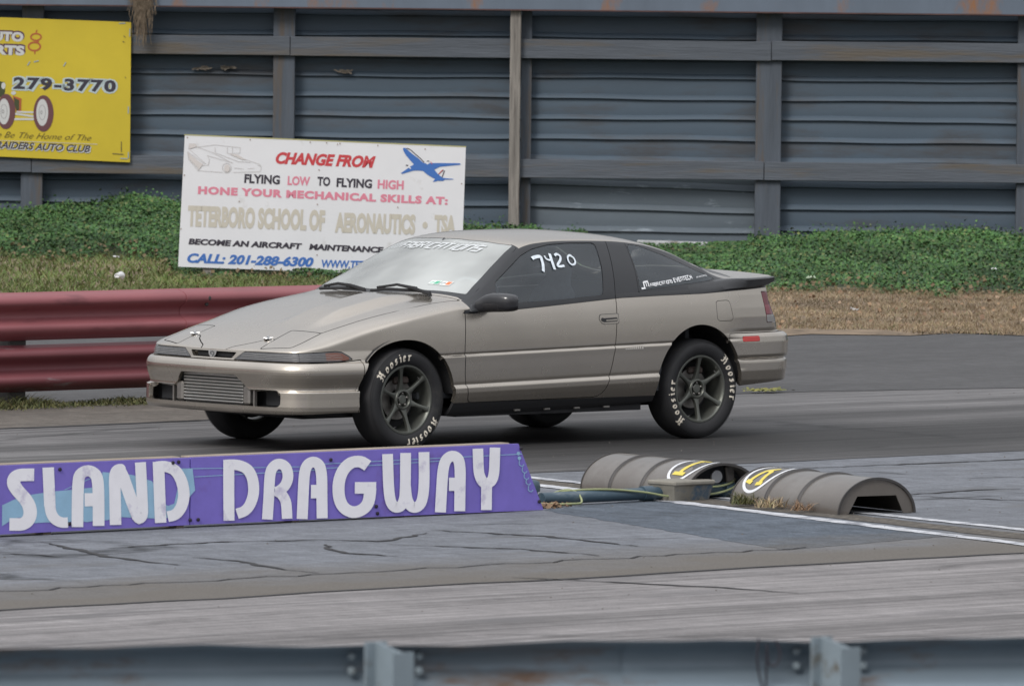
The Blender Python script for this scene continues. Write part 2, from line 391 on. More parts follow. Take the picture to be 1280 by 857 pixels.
def z_top(x, y, sy, zs, yr, zr):
    """height of the upper surface (bonnet, windscreen, roof, hatch) at plan position x, y"""
    u = np.clip(np.abs(y) / np.maximum(sy, 1e-4), 0, 1)
    hood = zs + (np.maximum(zh_f(x), zs + .001) - zs) * np.sqrt(np.clip(1 - u**2.5, 0, 1)) + bulge(x, y)
    zg = zg_f(x)
    ur = np.clip(np.abs(y) / np.maximum(yr, 1e-4), 0, 1.6)
    gh = np.minimum(zr + (zg - zr) * (1 - ur**2.2), 9)
    k = .006
    hood_on = 1 - sstep(-1.6, -1.5, x)
    hood = hood * hood_on + (-9) * (1 - hood_on)
    m = np.maximum(hood, gh)
    return m + k * np.exp(-np.abs(hood - gh) / k) * .5

NV_S, NV_T = 34, 46
def build_upper():
    L = build_lower(); S = L[:, -1]
    sel = np.concatenate([[True], np.diff(S[:, 0]) > 1e-5]); S = S[sel]
    x, sy, zs = S.T
    yr = np.minimum(yr_f(x), .90 * sy); zr = zr_f(x)
    q = np.linspace(0, 1, NV_S)
    zr_h = zs + (np.maximum(zh_f(x), zs+.001) - zs) * np.sqrt(np.clip(1 - (yr/np.maximum(sy, 1e-4))**2.5, 0, 1))
    g = sstep(-2.04, -1.92, x)[:, None]
    # bonnet-type flank
    a = (np.pi/2*q)[None, :]
    yh = sy[:, None] - (sy - yr)[:, None] * (1 - np.cos(a))
    uh = yh / np.maximum(sy[:, None], 1e-4)
    zhh = zs[:, None] + (np.maximum(zh_f(x), zs+.001) - zs)[:, None] * np.sqrt(np.clip(1 - uh**2.5, 0, 1))
    # glasshouse flank: small ledge, then a nearly straight pane with a slight barrel
    yy = sy[:, None] - (sy - yr)[:, None] * q[None]
    zz = zs[:, None] + (zr - zs)[:, None] * q[None]
    hgt = np.maximum(zr - zs, 0)[:, None]
    yy = yy + .07 * hgt * np.sin(np.pi * q)[None]
    Ys = yh * (1 - g) + yy * g; Zs = zhh * (1 - g) + zz * g
    side = np.stack([np.repeat(x[:, None], NV_S, 1), Ys, Zs], -1)
    v = np.linspace(1, -1, 2*NV_T - 1)
    v = np.sign(v) * np.abs(v)**.85
    yt = yr[:, None] * v[None]
    zt = z_top(x[:, None], yt, sy[:, None], zs[:, None], yr[:, None], zr[:, None])
    # meet the flank exactly along the rail
    dz0 = side[:, -1, 2] - zt[:, 0]; dz1 = side[:, -1, 2] - zt[:, -1]
    f = np.clip((np.abs(v) - .86) / .14, 0, 1)**2
    zt = zt + np.where(v[None] > 0, dz0[:, None], dz1[:, None]) * f[None]
    top = np.stack([np.repeat(x[:, None], len(v), 1), yt, zt], -1)
    return side, top
# ---------------------------------------------------------------- the ground
def pave(name, base, streak=.2, streak2=.12, grain=.18, rough=.85, patch=None, pamt=0.0, bands=None, cracks=0.0, bump=.35, crack_scale=.42, xfade=None, stain=None):
    """old asphalt or concrete: aggregate grain, tyre streaks along X, blotches, real rubber bands laid along the lane, hairline cracks"""
    m = bpy.data.materials.new(name); m.use_nodes = True; n = m.node_tree; N = n.nodes; L = n.links
    b = N['Principled BSDF']; b.inputs['Roughness'].default_value = rough; b.inputs['Specular IOR Level'].default_value = .35
    tc = N.new('ShaderNodeTexCoord')
    def noise(scale, stretch=(1, 1, 1), det=5, rgh=.6):
        mp = N.new('ShaderNodeMapping'); mp.inputs['Scale'].default_value = stretch; L.new(tc.outputs['Object'], mp.inputs['Vector'])
        z = N.new('ShaderNodeTexNoise'); z.inputs['Scale'].default_value = scale; z.inputs['Detail'].default_value = det; z.inputs['Roughness'].default_value = rgh
        L.new(mp.outputs[0], z.inputs['Vector']); return z.outputs['Fac']
    def rng_(v, a, c, lo, hi):
        r = N.new('ShaderNodeMapRange'); r.inputs['From Min'].default_value = a; r.inputs['From Max'].default_value = c
        r.inputs['To Min'].default_value = lo; r.inputs['To Max'].default_value = hi; L.new(v, r.inputs['Value']); return r.outputs[0]
    def mul(a, c):
        x = N.new('ShaderNodeMath'); x.operation = 'MULTIPLY'; L.new(a, x.inputs[0]); L.new(c, x.inputs[1]); return x.outputs[0]
    v = rng_(noise(95, det=3), .3, .7, 1-grain, 1+grain)
    v = mul(v, rng_(noise(9, (.03, 1, 1), 6, .7), .3, .7, 1-streak, 1+streak))
    v = mul(v, rng_(noise(38, (.018, 1, 1), 4, .7), .3, .7, 1-streak2, 1+streak2))
    v = mul(v, rng_(noise(1.1, (.5, 1, 1), 7, .6), .3, .7, .84, 1.13))
    v = mul(v, rng_(noise(7.5, (1, .55, 1), 9, .85), .34, .66, 1-1.25*grain, 1+1.25*grain))
    if bands:
        sp = N.new('ShaderNodeSeparateXYZ'); L.new(tc.outputs['Object'], sp.inputs[0])
        wv = rng_(noise(.5, (.3, 1, 1), 4), 0, 1, -.22, .22)
        ad = N.new('ShaderNodeMath'); ad.operation = 'ADD'; L.new(sp.outputs[1], ad.inputs[0]); L.new(wv, ad.inputs[1])
        lo, hi = bands[0][0], bands[-1][0]
        q = rng_(ad.outputs[0], lo, hi, 0, 1); cr = N.new('ShaderNodeValToRGB'); el = cr.color_ramp.elements
        el[0].position = 0; el[0].color = (bands[0][1],)*3 + (1,); el[1].position = 1; el[1].color = (bands[-1][1],)*3 + (1,)
        for t, c in bands[1:-1]:
            e = el.new((t-lo)/(hi-lo)); e.color = (c, c, c, 1)
        L.new(q, cr.inputs[0]); v = mul(v, cr.outputs[0])
    if xfade:            # launch rubber, deepened near the coupe to paint in its shadow
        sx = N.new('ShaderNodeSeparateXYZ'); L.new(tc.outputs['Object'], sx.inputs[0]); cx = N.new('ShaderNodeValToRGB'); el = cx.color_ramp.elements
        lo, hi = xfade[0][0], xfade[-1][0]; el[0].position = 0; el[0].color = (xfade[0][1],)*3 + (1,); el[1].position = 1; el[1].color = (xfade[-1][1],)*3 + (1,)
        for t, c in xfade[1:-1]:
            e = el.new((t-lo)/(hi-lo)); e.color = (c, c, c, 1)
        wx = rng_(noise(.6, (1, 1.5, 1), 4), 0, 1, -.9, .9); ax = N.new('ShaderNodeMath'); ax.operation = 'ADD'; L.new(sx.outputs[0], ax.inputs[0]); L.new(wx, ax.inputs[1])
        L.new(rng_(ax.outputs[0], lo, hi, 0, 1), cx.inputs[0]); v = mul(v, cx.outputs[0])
    if cracks:
        mp = N.new('ShaderNodeMapping'); mp.inputs['Scale'].default_value = (.55, 1, 1); L.new(tc.outputs['Object'], mp.inputs['Vector'])
        nz = N.new('ShaderNodeTexNoise'); nz.inputs['Scale'].default_value = 2.2; nz.inputs['Detail'].default_value = 6; L.new(mp.outputs[0], nz.inputs['Vector'])
        mxv = N.new('ShaderNodeMix'); mxv.data_type = 'VECTOR'; mxv.inputs['Factor'].default_value = .35
        L.new(mp.outputs[0], mxv.inputs['A']); L.new(nz.outputs['Color'], mxv.inputs['B'])
        vo = N.new('ShaderNodeTexVoronoi'); vo.feature = 'DISTANCE_TO_EDGE'; vo.inputs['Scale'].default_value = crack_scale; L.new(mxv.outputs['Result'], vo.inputs['Vector'])
        k = rng_(vo.outputs['Distance'], .0, .012, 1-cracks, 1.0)
        mk = rng_(noise(.9), .48, .56, 0, 1)
        mixk = N.new('ShaderNodeMix'); mixk.data_type = 'FLOAT'; mixk.inputs['A'].default_value = 1.0
        L.new(mk, mixk.inputs['Factor']); L.new(k, mixk.inputs['B']); v = mul(v, mixk.outputs['Result'])
    mx = N.new('ShaderNodeMix'); mx.data_type = 'RGBA'; mx.blend_type = 'MULTIPLY'; mx.inputs['Factor'].default_value = 1
    mx.inputs['A'].default_value = (*base, 1); out = mx.outputs['Result']; L.new(v, mx.inputs['B'])
    if patch:
        m2 = N.new('ShaderNodeMix'); m2.data_type = 'RGBA'; m2.inputs['B'].default_value = (*patch, 1)
        L.new(rng_(noise(1.6, (.4, 1, 1), 8, .65), .62-pamt*.3, .74-pamt*.3, 0, .75), m2.inputs['Factor']); L.new(out, m2.inputs['A']); out = m2.outputs['Result']
    if stain:            # soil washed over the edge of the paving, with a ragged soft border
        ss = N.new('ShaderNodeSeparateXYZ'); L.new(tc.outputs['Object'], ss.inputs[0])
        ay = N.new('ShaderNodeMath'); ay.operation = 'ADD'; L.new(ss.outputs[1], ay.inputs[0]); L.new(rng_(noise(1.3, (.6, 1, 1), 8, .65), .25, .75, -.5, .5), ay.inputs[1])
        m3 = N.new('ShaderNodeMix'); m3.data_type = 'RGBA'; gr_ = rng_(noise(95, det=3), .3, .7, .72, 1.28)
        m4 = N.new('ShaderNodeMix'); m4.data_type = 'RGBA'; m4.blend_type = 'MULTIPLY'; m4.inputs['Factor'].default_value = 1; m4.inputs['A'].default_value = (*stain[2], 1); L.new(gr_, m4.inputs['B'])
        L.new(m4.outputs['Result'], m3.inputs['B'])
        L.new(rng_(ay.outputs[0], stain[0], stain[1], .92, 0), m3.inputs['Factor']); L.new(out, m3.inputs['A']); out = m3.outputs['Result']
    L.new(out, b.inputs['Base Color'])
    bp = N.new('ShaderNodeBump'); bp.inputs['Strength'].default_value = bump; bp.inputs['Distance'].default_value = .008
    L.new(noise(120, det=3), bp.inputs['Height']); L.new(bp.outputs[0], b.inputs['Normal'])
    return m

def sheet(name, pts, z, m, kind='structure', label=None, cat=None):
    mb = MB(); mb.add([(x, y, z) for x, y in pts], [tuple(range(len(pts)))])
    o = mb.build(name, m, fix=False)
    if o.data.polygons[0].normal.z < 0: o.data.flip_normals()
    if kind: o['kind'] = kind
    if label: tag(o, label, cat)
    return o

M_road = pave('return_asphalt', (.082, .081, .083), .10, .05, .22, .9)
M_far = pave('strip_concrete', (.215, .207, .208), .50, .40, .12, .68, bump=.2, cracks=.5, crack_scale=.3,
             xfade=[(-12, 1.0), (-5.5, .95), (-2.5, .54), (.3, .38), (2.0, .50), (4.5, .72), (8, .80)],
             bands=[(-2.9, .72), (-2.45, .58), (-1.9, .36), (-1.1, .28), (-.5, .34), (-.1, .60), (.15, .85), (.42, .52), (.75, .42), (1.05, .85), (1.3, .95), (1.55, .60), (1.8, 1.02), (2.3, .9), (3.0, .75)])
M_near = pave('near_strip_concrete', (.205, .193, .193), .42, .34, .18, .8, patch=(.13, .125, .128), pamt=.18, bump=.25, cracks=.35, crack_scale=.25,
              bands=[(-16, .8), (-13.2, .9), (-12.2, .82), (-11.6, 1.05), (-11.15, .72), (-11.0, .74), (-10.7, 1.08), (-10.2, 1.0), (-9.8, 1.12), (-9.5, .95), (-9.2, 1.0)])
M_med = pave('median_asphalt', (.155, .164, .184), .14, .08, .26, .85, patch=(.125, .125, .13), pamt=.15, cracks=.7, stain=(-8.75, -7.55, (.128, .114, .098)))
M_brown = pave('worn_shoulder', (.135, .124, .110), .10, .06, .24, .9, patch=(.09, .088, .085), pamt=.3)
M_blue = pave('blue_asphalt', (.092, .110, .136), .06, .04, .40, .9, bump=.7, stain=(-8.75, -7.55, (.128, .114, .098)))
M_dirt = pave('gritty_shoulder', (.125, .110, .096), .12, .08, .30, .95, patch=(.10, .09, .08), pamt=.4, bump=.7)
M_paint = mat('road_paint', (.54, .55, .58), .7, var=.14, scale=9, dark=(.22, .23, .26), dscale=7, damt=.5)
M_groove = mat('channel_dirt', (.075, .066, .056), .95, var=.4, scale=30, dark=(.16, .14, .115), dscale=20, damt=.4)
M_crack = mat('crack_filler', (.035, .034, .036), .9)
M_soil = mat('dry_soil', (.215, .160, .110), .95, var=.3, scale=5, bump=.6, bscale=30, dark=(.10, .075, .05), dscale=3, damt=.35)

sheet('ground', [(-1500, -1500), (1500, -1500), (1500, 1500), (-1500, 1500)], 0.0, M_road)
far_edge = [(-60, 2.25), (-3, 2.30), (-1.2, 2.38), (1.5, 2.75), (3.2, 3.02), (4.4, 2.95), (6.2, 2.5), (9, 1.7), (60, 1.2)]
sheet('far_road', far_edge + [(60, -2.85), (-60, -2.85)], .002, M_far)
sheet('median_pavement', [(-60, -9.15), (60, -9.15), (60, -2.86), (-60, -2.86)], .002, M_med)
sheet('near_road', [(-60, -17), (60, -17), (60, -9.16), (-60, -9.16)], .002, M_near)
_pp = []
for _a, _b in zip([(-5.42, -5.34), (-5.95, -6.9), (-6.42, -8.33), (-4.98, -8.05), (-4.18, -4.9)], [(-5.95, -6.9), (-6.42, -8.33), (-4.98, -8.05), (-4.18, -4.9), (-5.42, -5.34)]):
    for _k in range(26): _pp.append((_a[0]+(_b[0]-_a[0])*_k/26+random.uniform(-.018, .018), _a[1]+(_b[1]-_a[1])*_k/26+random.uniform(-.018, .018)))
sheet('pavement_patch', _pp, .0035, M_blue)
sheet('dirt_ground', [(-60, 2.32), (-3, 2.37), (-1.2, 2.45), (.6, 2.7), (1.4, 3.1), (.8, 4.0), (-.5, 4.35), (-60, 4.5)], .0035, M_dirt)
# painted timing lines and the channel between them
def strip(name, a, b, wd, z, m, n=14, jit=.0):
    a = np.array(a, float); b = np.array(b, float); d = (b-a)/np.linalg.norm(b-a); nr = np.array([-d[1], d[0]])
    L, R = [], []
    for k in range(n+1):
        p = a + (b-a)*k/n
        L.append(p + nr*(wd/2 + random.uniform(-jit, jit))); R.append(p - nr*(wd/2 + random.uniform(-jit, jit)))
    return sheet(name, L + R[::-1], z, m)
strip('white_line', (-3.93, -3.35), (-5.12, -8.85), .12, .0065, M_paint, 60, .012)
strip('white_line', (-3.55, -2.95), (-4.40, -8.60), .10, .0065, M_paint, 60, .008)
strip('channel_ground', (-3.74, -3.0), (-4.76, -8.80), .24, .005, M_groove, 40, .014)
# sealed seams along the strip, one wandering crack each (single long marks in the paving)
def seam(name, pts, wd):
    a = Art(0); a.ribbon(pts, wd)
    o = a.build(name, M_crack, lambda u, v, l: (u, v, l), base=.0055); o['kind'] = 'structure'; return o
def wander(x0, x1, y0, y1, n, j):
    return [(x0+(x1-x0)*k/n, y0+(y1-y0)*k/n + random.uniform(-j, j)) for k in range(n+1)]
seam('lane_seam', wander(-30, 12, -9.17, -9.16, 130, .035), .045)
seam('lane_seam', wander(-30, 10, -2.86, -2.86, 90, .02), .022)
seam('pavement_seam', [(x, y-.01) for x, y in far_edge[1:8]], .05)
seam('pavement_seam', wander(-30, -1.5, 2.28, 2.36, 80, .03), .03)
seam('pavement_crack', wander(-14, -6.2, -8.25, -8.28, 60, .05), .020)
CRACKS = [[(-9.29, -5.76), (-9.36, -5.99), (-9.47, -6.26), (-9.65, -6.75), (-9.69, -6.99), (-9.73, -7.42)], [(-9.33, -7.03), (-9.29, -7.39), (-9.45, -7.8), (-9.51, -8.21)],
          [(-8.17, -6.71), (-8.38, -6.99), (-8.48, -7.25), (-8.41, -7.57)], [(-9.29, -6.31), (-8.85, -6.26), (-8.49, -6.28), (-7.96, -6.43), (-7.78, -6.69), (-7.17, -6.38)],
          [(-10.0, -6.32), (-9.88, -6.4), (-9.88, -6.66)], [(-1.66, -3.38), (-.99, -3.44), (.12, -3.49), (2.4, -3.5)], [(-2.79, -5.52), (-2.47, -5.47), (-2.15, -5.42), (-1.81, -5.48)],
          [(-2.83, -5.57), (-2.73, -5.88), (-2.57, -6.23), (-2.3, -7.3)], [(-8.88, -8.95), (-8.48, -10.02), (-8.41, -10.5)], [(-7.9, -6.9), (-7.55, -7.5), (-7.5, -8.1)], [(-7.0, -6.2), (-6.8, -6.9), (-6.9, -7.7)],
          [(-1.4, -4.6), (-.6, -4.9), (.1, -5.4)], [(3.6, -.9), (4.4, -1.0), (5.4, -.9)]]
for pts in CRACKS:
    fine = [pts[0]]
    for p, q in zip(pts[:-1], pts[1:]):
        m_ = max(3, int(math.hypot(q[0]-p[0], q[1]-p[1])/.07))
        fine += [(p[0]+(q[0]-p[0])*k/m_ + random.uniform(-.02, .02), p[1]+(q[1]-p[1])*k/m_ + random.uniform(-.02, .02)) for k in range(1, m_+1)]
    n_ = len(fine); seam('pavement_crack', fine, [random.uniform(.018, .055)*min(1, .3+3*min(k, n_-1-k)/n_) for k in range(n_)])

# ground beyond the return road (view-aligned): dry turf rising to the fence
def soil_z(x, d): return .010 + .10*float(sstep(76, 84.5, d))
mb = MB(); xs = np.linspace(-34, 34, 171); ds = np.concatenate([[68.4], np.linspace(68.9, 86, 36), [95, 120]])
vs = []
for i, d in enumerate(ds):
    for x in xs:
        dd = d + (.35*math.sin(x*2.1) + .25*math.sin(x*5.3+1) + random.uniform(-.15, .15) if i == 0 else 0) - .11*(x-2)*0
        px, py = VP(x, dd); vs.append((px, py, .006 if i == 0 else soil_z(x, d) + random.uniform(0, .012)))
n = len(xs)
mb.add(vs, [(i*n+k, i*n+k+1, (i+1)*n+k+1, (i+1)*n+k) for i in range(len(ds)-1) for k in range(n-1)])
o = mb.build('turf_ground', M_soil, smooth=True); o['kind'] = 'structure'

# ---------------------------------------------------------------- plants
def fast_mesh(name, V, F, m, parent=None):
    """V (n,3), F (k,c) as one mesh, written in bulk"""
    me = bpy.data.meshes.new(name); V = np.ascontiguousarray(V, np.float32); F = np.ascontiguousarray(F, np.int32); k, c = F.shape
    me.vertices.add(len(V)); me.vertices.foreach_set('co', V.ravel()); me.loops.add(k*c); me.loops.foreach_set('vertex_index', F.ravel())
    me.polygons.add(k); me.polygons.foreach_set('loop_start', np.arange(0, k*c, c, dtype=np.int32)); me.update(calc_edges=True); me.validate()
    me.materials.append(m); o = bpy.data.objects.new(name, me); COL.objects.link(o)
    if parent: o.parent = parent
    return o
def leaves(name, pts, sizes, m, up=.6, parent=None, asp=1.0):
    """one small leaf per point, folded along its rib, random heading and tilt"""
    P = np.asarray(pts); n = len(P); a = rng.uniform(0, 2*np.pi, n)
    nrm = np.stack([rng.normal(0, 1, n)*(1-up) - .15, rng.normal(0, 1, n)*(1-up) - .2, np.full(n, up) + rng.uniform(0, .3, n)], 1)
    nrm /= np.linalg.norm(nrm, axis=1)[:, None]
    t = np.stack([np.cos(a), np.sin(a), np.zeros(n)], 1); t -= nrm*(t*nrm).sum(1)[:, None]; t /= np.linalg.norm(t, axis=1)[:, None]
    b = np.cross(nrm, t); s = np.asarray(sizes)[:, None]
    V = np.empty((n, 4, 3))
    V[:, 0] = P - t*s*.5; V[:, 1] = P + b*s*.45*asp + nrm*s*.14; V[:, 2] = P + t*s*.55; V[:, 3] = P - b*s*.45*asp + nrm*s*.14
    F = np.array([[0, 2, 1], [0, 3, 2]])[None] + (np.arange(n)*4)[:, None, None]
    return fast_mesh(name, V.reshape(-1, 3), F.reshape(-1, 3), m, parent)
def blades(name, pts, h, wd, m, lean=.5, parent=None):
    P = np.asarray(pts); n = len(P); a = rng.uniform(0, 2*np.pi, n); H = np.asarray(h) if np.ndim(h) else np.full(n, h)
    side = np.stack([np.cos(a), np.sin(a), np.zeros(n)], 1)*wd/2
    ln = np.stack([rng.normal(0, lean, n), rng.normal(0, lean, n), np.zeros(n)], 1)*H[:, None]
    V = np.empty((n, 5, 3)); up = np.array([0, 0, 1.0])
    V[:, 0] = P - side; V[:, 1] = P + side
    mid = P + up*(H*.55)[:, None] + ln*.35
    V[:, 2] = mid + side*.7; V[:, 3] = mid - side*.7; V[:, 4] = P + up*H[:, None]*.92 + ln
    F = np.array([[0, 1, 2], [0, 2, 3], [3, 2, 4]])[None] + (np.arange(n)*5)[:, None, None]
    return fast_mesh(name, V.reshape(-1, 3), F.reshape(-1, 3), m, parent)

L_ivy = leaf_mat('ivy_leaf', [(.026, .066, .024), (.042, .105, .032), (.062, .135, .038), (.085, .165, .050), (.036, .090, .032), (.055, .10, .055), (.13, .15, .05)], clump=.55)
L_dry = leaf_mat('dry_grass', [(.27, .20, .125), (.33, .255, .165), (.22, .155, .095), (.17, .12, .075), (.30, .235, .15), (.13, .14, .06)], clump=.45, cscale=1.1)
L_grass = leaf_mat('short_grass', [(.085, .135, .035), (.12, .17, .045), (.17, .165, .07), (.075, .125, .035), (.20, .17, .085)], clump=.4, cscale=.8)
L_dead = leaf_mat('fallen_leaf', [(.22, .13, .08), (.30, .20, .12), (.18, .11, .07), (.36, .26, .18)])
L_weed = leaf_mat('weed', [(.06, .075, .028), (.13, .125, .05), (.04, .05, .022), (.15, .13, .065), (.09, .10, .03)])

ivy_front = tab((-16, 81), (-6, 81), (-3.4, 80.4), (-2.95, 77.6), (-1, 77.2), (1, 77.2), (2.2, 76.6), (5, 76.0), (16, 76.0))
ivy_top = tab((-16, .45), (-5.4, .42), (-4.7, .50), (-4.2, .58), (-3.7, .60), (-3.3, .54), (-2.6, .44), (-.6, .40), (.1, .36), (.6, .22), (1.2, .10), (1.7, .07), (2.2, .10), (2.7, .20), (3.1, .30), (3.8, .37), (4.6, .38), (5.2, .31), (5.8, .36), (16, .36))
def ivy_surface(x, d):
    f = ivy_front(x); t = np.clip((d-f)/(84.9-f), 0, 1)
    return .07*np.minimum(1, t*9) + np.maximum(ivy_top(x)-.25, .0)*t**1.25
def lump(x, d): return (.5+.5*np.sin(x*3.1+np.sin(d*1.7)*1.3))*(.5+.5*np.sin(d*2.3+x*1.1)) + .5*(.5+.5*np.sin(x*8.3+d*4.1))
N_ = 330000
x = rng.uniform(-10.5, 10.5, N_); f = ivy_front(x) + .5*np.sin(x*4.7) + .3*np.sin(x*11.0); d = f + (84.9-f)*rng.uniform(0, 1, N_)**.85
z = ivy_surface(x, d) + .075*(lump(x, d)-.5)*np.clip((d-f)/1.2, .25, 1) - np.abs(rng.normal(0, .05, N_)) + rng.uniform(0, .03, N_) + (rng.uniform(0, 1, N_) < .05)*rng.uniform(.02, .10, N_)
keep = (rng.uniform(0, 1, N_) < np.clip((d-f)/.8+.25, 0, 1)) & ~((x > .75) & (x < 1.95) & (d > 82.8) & (rng.uniform(0, 1, N_) < .80))
x, d, z = x[keep], d[keep], z[keep]
z = np.where((d < 78.12) & (x > -3.2) & (x < -.3), np.minimum(z, .03 + .02*np.sin(x*9) + .075*np.clip(x+2.4, 0, 1)), z)
z = np.where((x > .75) & (x < 2.35) & (d > 81), np.minimum(z, .02 + .04*np.abs(x-1.5)), z)
q = np.stack([x, d], 1) - _P0; P = np.stack([q @ _S, q @ _T, np.maximum(z, .0) + .02 + .10*sstep(76, 84.5, d)], 1)
o = leaves('ivy', P, rng.uniform(.016, .040, len(P)), L_ivy, .5)
tag(o, 'dense dark green ivy covering the bank below the steel fence', 'ivy', kind='stuff')
n = 1300; xx = rng.uniform(-7, 7, n); ff = ivy_front(xx) + .5*np.sin(xx*4.7); dd = ff + np.abs(rng.normal(0, .6, n)) - .2
zz = ivy_surface(xx, dd) + rng.uniform(-.02, .06, n); q = np.stack([xx, dd], 1) - _P0
o = leaves('dead_leaves', np.stack([q @ _S, q @ _T, np.maximum(zz, .02) + .02 + .10*sstep(76, 84.5, dd)], 1), rng.uniform(.02, .05, n), leaf_mat('withered_leaf', [(.12, .085, .05), (.18, .13, .07), (.10, .09, .04), (.22, .17, .10)]), .4); tag(o, 'brown dead leaves and stems along the ragged lower edge of the ivy', 'dead leaves', kind='stuff')
# soil mound the ivy grows from
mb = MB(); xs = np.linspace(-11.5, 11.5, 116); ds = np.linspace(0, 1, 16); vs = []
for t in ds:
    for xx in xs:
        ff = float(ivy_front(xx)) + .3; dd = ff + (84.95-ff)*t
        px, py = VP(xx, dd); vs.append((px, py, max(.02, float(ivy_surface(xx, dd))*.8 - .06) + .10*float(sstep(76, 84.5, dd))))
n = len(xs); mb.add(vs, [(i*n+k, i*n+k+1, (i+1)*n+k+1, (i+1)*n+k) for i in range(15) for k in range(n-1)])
M_mound = mat('dark_soil', (.05, .06, .03), .95, var=.3, scale=6)  # dark olive soil colour for the whole mound
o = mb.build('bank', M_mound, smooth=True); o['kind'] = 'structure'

def turf_pts(n, x0, x1, d0f, d1f):
    x = rng.uniform(x0, x1, n); d = d0f(x) + (d1f(x)-d0f(x))*rng.uniform(0, 1, n)
    q = np.stack([x, d], 1) - _P0
    return x, d, np.stack([q @ _S, q @ _T, .012 + .10*sstep(76, 84.5, d)], 1)
x, d, P = turf_pts(90000, 1.2, 10.5, lambda x: 68.7 + .3*np.sin(x*3) + .15*np.sin(x*9), lambda x: ivy_front(x) + .6)
hh = rng.uniform(.012, .050, len(x))*np.where(d < 69.6, 1.2, 1)
o = blades('dry_grass', P, hh, .006, L_dry, .9); tag(o, 'short straw coloured dry grass between the road edge and the ivy', 'dry grass', kind='stuff')
x, d, P = turf_pts(420, 1.2, 7.5, lambda x: 68.8+0*x, lambda x: ivy_front(x) + 1.2)
P[:, 2] += .03
o = leaves('fallen_leaves', P, rng.uniform(.02, .05, len(P)), L_dead, .45); tag(o, 'brown fallen leaves scattered over the dry grass', 'fallen leaves', kind='stuff')
x, d, P = turf_pts(32000, -10.5, -.2, lambda x: 73.5+0*x, lambda x: ivy_front(x) + 1.0)
o = blades('grass', P, rng.uniform(.03, .085, len(x)), .014, L_grass, .7); tag(o, 'mown yellowish green grass behind the red guardrail', 'grass', kind='stuff')
# rank growth under the red guardrail
n = 9000; gx = rng.uniform(-6, 1.5, n); gy = 4.2 + rng.normal(-.02, .13, n)
P = np.stack([gx, gy, np.full(n, .008)], 1)
hh = rng.uniform(.03, .12, n)*(.55 + .45*np.sin(gx*5.1)*np.sin(gx*1.7+1))*np.clip(1-np.abs(gy-4.2)/.4, .3, 1)
o = blades('verge_weeds', P, hh, .012, L_weed, .8); tag(o, 'tangled yellow green weeds growing under the red guardrail', 'weeds', kind='stuff')
n = 130; gx = rng.normal(4.15, .07, n); gy = 2.97 + rng.normal(0, .05, n)
M_moss = leaf_mat('moss', [(.24, .22, .06), (.18, .18, .06), (.11, .12, .05)])
o = leaves('moss', np.stack([gx, gy, np.full(n, .016)+rng.uniform(0, .012, n)], 1), rng.uniform(.02, .045, n), M_moss, .8); tag(o, 'yellow green moss along the pavement seam behind the coupe', 'moss', kind='stuff')
# litter grit over the paving
n = 420; gx = rng.uniform(-12, 6, n); gy = rng.uniform(-11, 4, n)
mb = MB()
for k in range(n):
    s = random.uniform(.003, .009); c = (gx[k], gy[k], .016 + s*.3)
    mb.add([(c[0]+s, c[1], c[2]), (c[0], c[1]+s, c[2]), (c[0]-s, c[1], c[2]), (c[0], c[1]-s, c[2]), (c[0], c[1], c[2]+s*.8)], [(0, 1, 4), (1, 2, 4), (2, 3, 4), (3, 0, 4)])
M_grit = mat('grit', (.10, .09, .08), .9, var=.5, scale=3)
o = mb.build('grit', M_grit); tag(o, 'loose dark grit and rubber crumbs scattered on the paving', 'grit', kind='stuff')
# ---------------------------------------------------------------- the coupe
def paint(name, base):
    m = mat(name, base, .34, .90, .75, .5, var=.05, scale=2.2)
    n = m.node_tree; N = n.nodes; L = n.links; b = N['Principled BSDF']
    tc = N.new('ShaderNodeTexCoord'); vo = N.new('ShaderNodeTexVoronoi'); vo.inputs['Scale'].default_value = 900
    L.new(tc.outputs['Object'], vo.inputs['Vector'])
    mr = N.new('ShaderNodeMapRange'); mr.inputs['To Min'].default_value = .20; mr.inputs['To Max'].default_value = .32
    nz = N.new('ShaderNodeTexNoise'); nz.inputs['Scale'].default_value = 6; nz.inputs['Detail'].default_value = 6
    L.new(tc.outputs['Object'], nz.inputs['Vector']); L.new(nz.outputs['Fac'], mr.inputs['Value']); L.new(mr.outputs[0], b.inputs['Roughness'])
    bp = N.new('ShaderNodeBump'); bp.inputs['Strength'].default_value = .03; bp.inputs['Distance'].default_value = .001
    L.new(vo.outputs['Distance'], bp.inputs['Height']); L.new(bp.outputs[0], b.inputs['Normal'])
    return m
P_body = paint('champagne_paint', (.535, .484, .420))
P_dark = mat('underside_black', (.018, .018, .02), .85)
P_blk = mat('satin_black_trim', (.021, .022, .025), .42, var=.1, scale=6, coat=.15)
P_gloss = mat('gloss_black', (.012, .012, .014), .22, coat=.5)
P_mirror = mat('dark_grey_gloss', (.016, .016, .019), .25, coat=.6)
P_rub = mat('tyre_rubber', (.018, .018, .020), .72, var=.15, scale=14, dark=(.032, .031, .030), dscale=5, damt=.2)
P_rim = mat('gunmetal', (.135, .14, .125), .42, .6, var=.12, scale=9)
P_white = mat('white_lettering', (.72, .66, .56), .7, var=.1, scale=30)
P_chalk = mat('white_shoe_polish', (.68, .74, .80), .8, var=.2, scale=40)
P_decal = mat('white_decal', (.75, .76, .78), .5)
P_alu = mat('aluminium', (.60, .60, .58), .35, .9, var=.1, scale=20)
P_steel = mat('dull_steel', (.26, .245, .23), .5, .8, var=.2, scale=12)
P_lamp = mat('smoked_lens', (.085, .085, .090), .16, coat=.7, var=.2, scale=14)
P_amber = mat('amber_lens', (.16, .055, .035), .2, coat=.7)
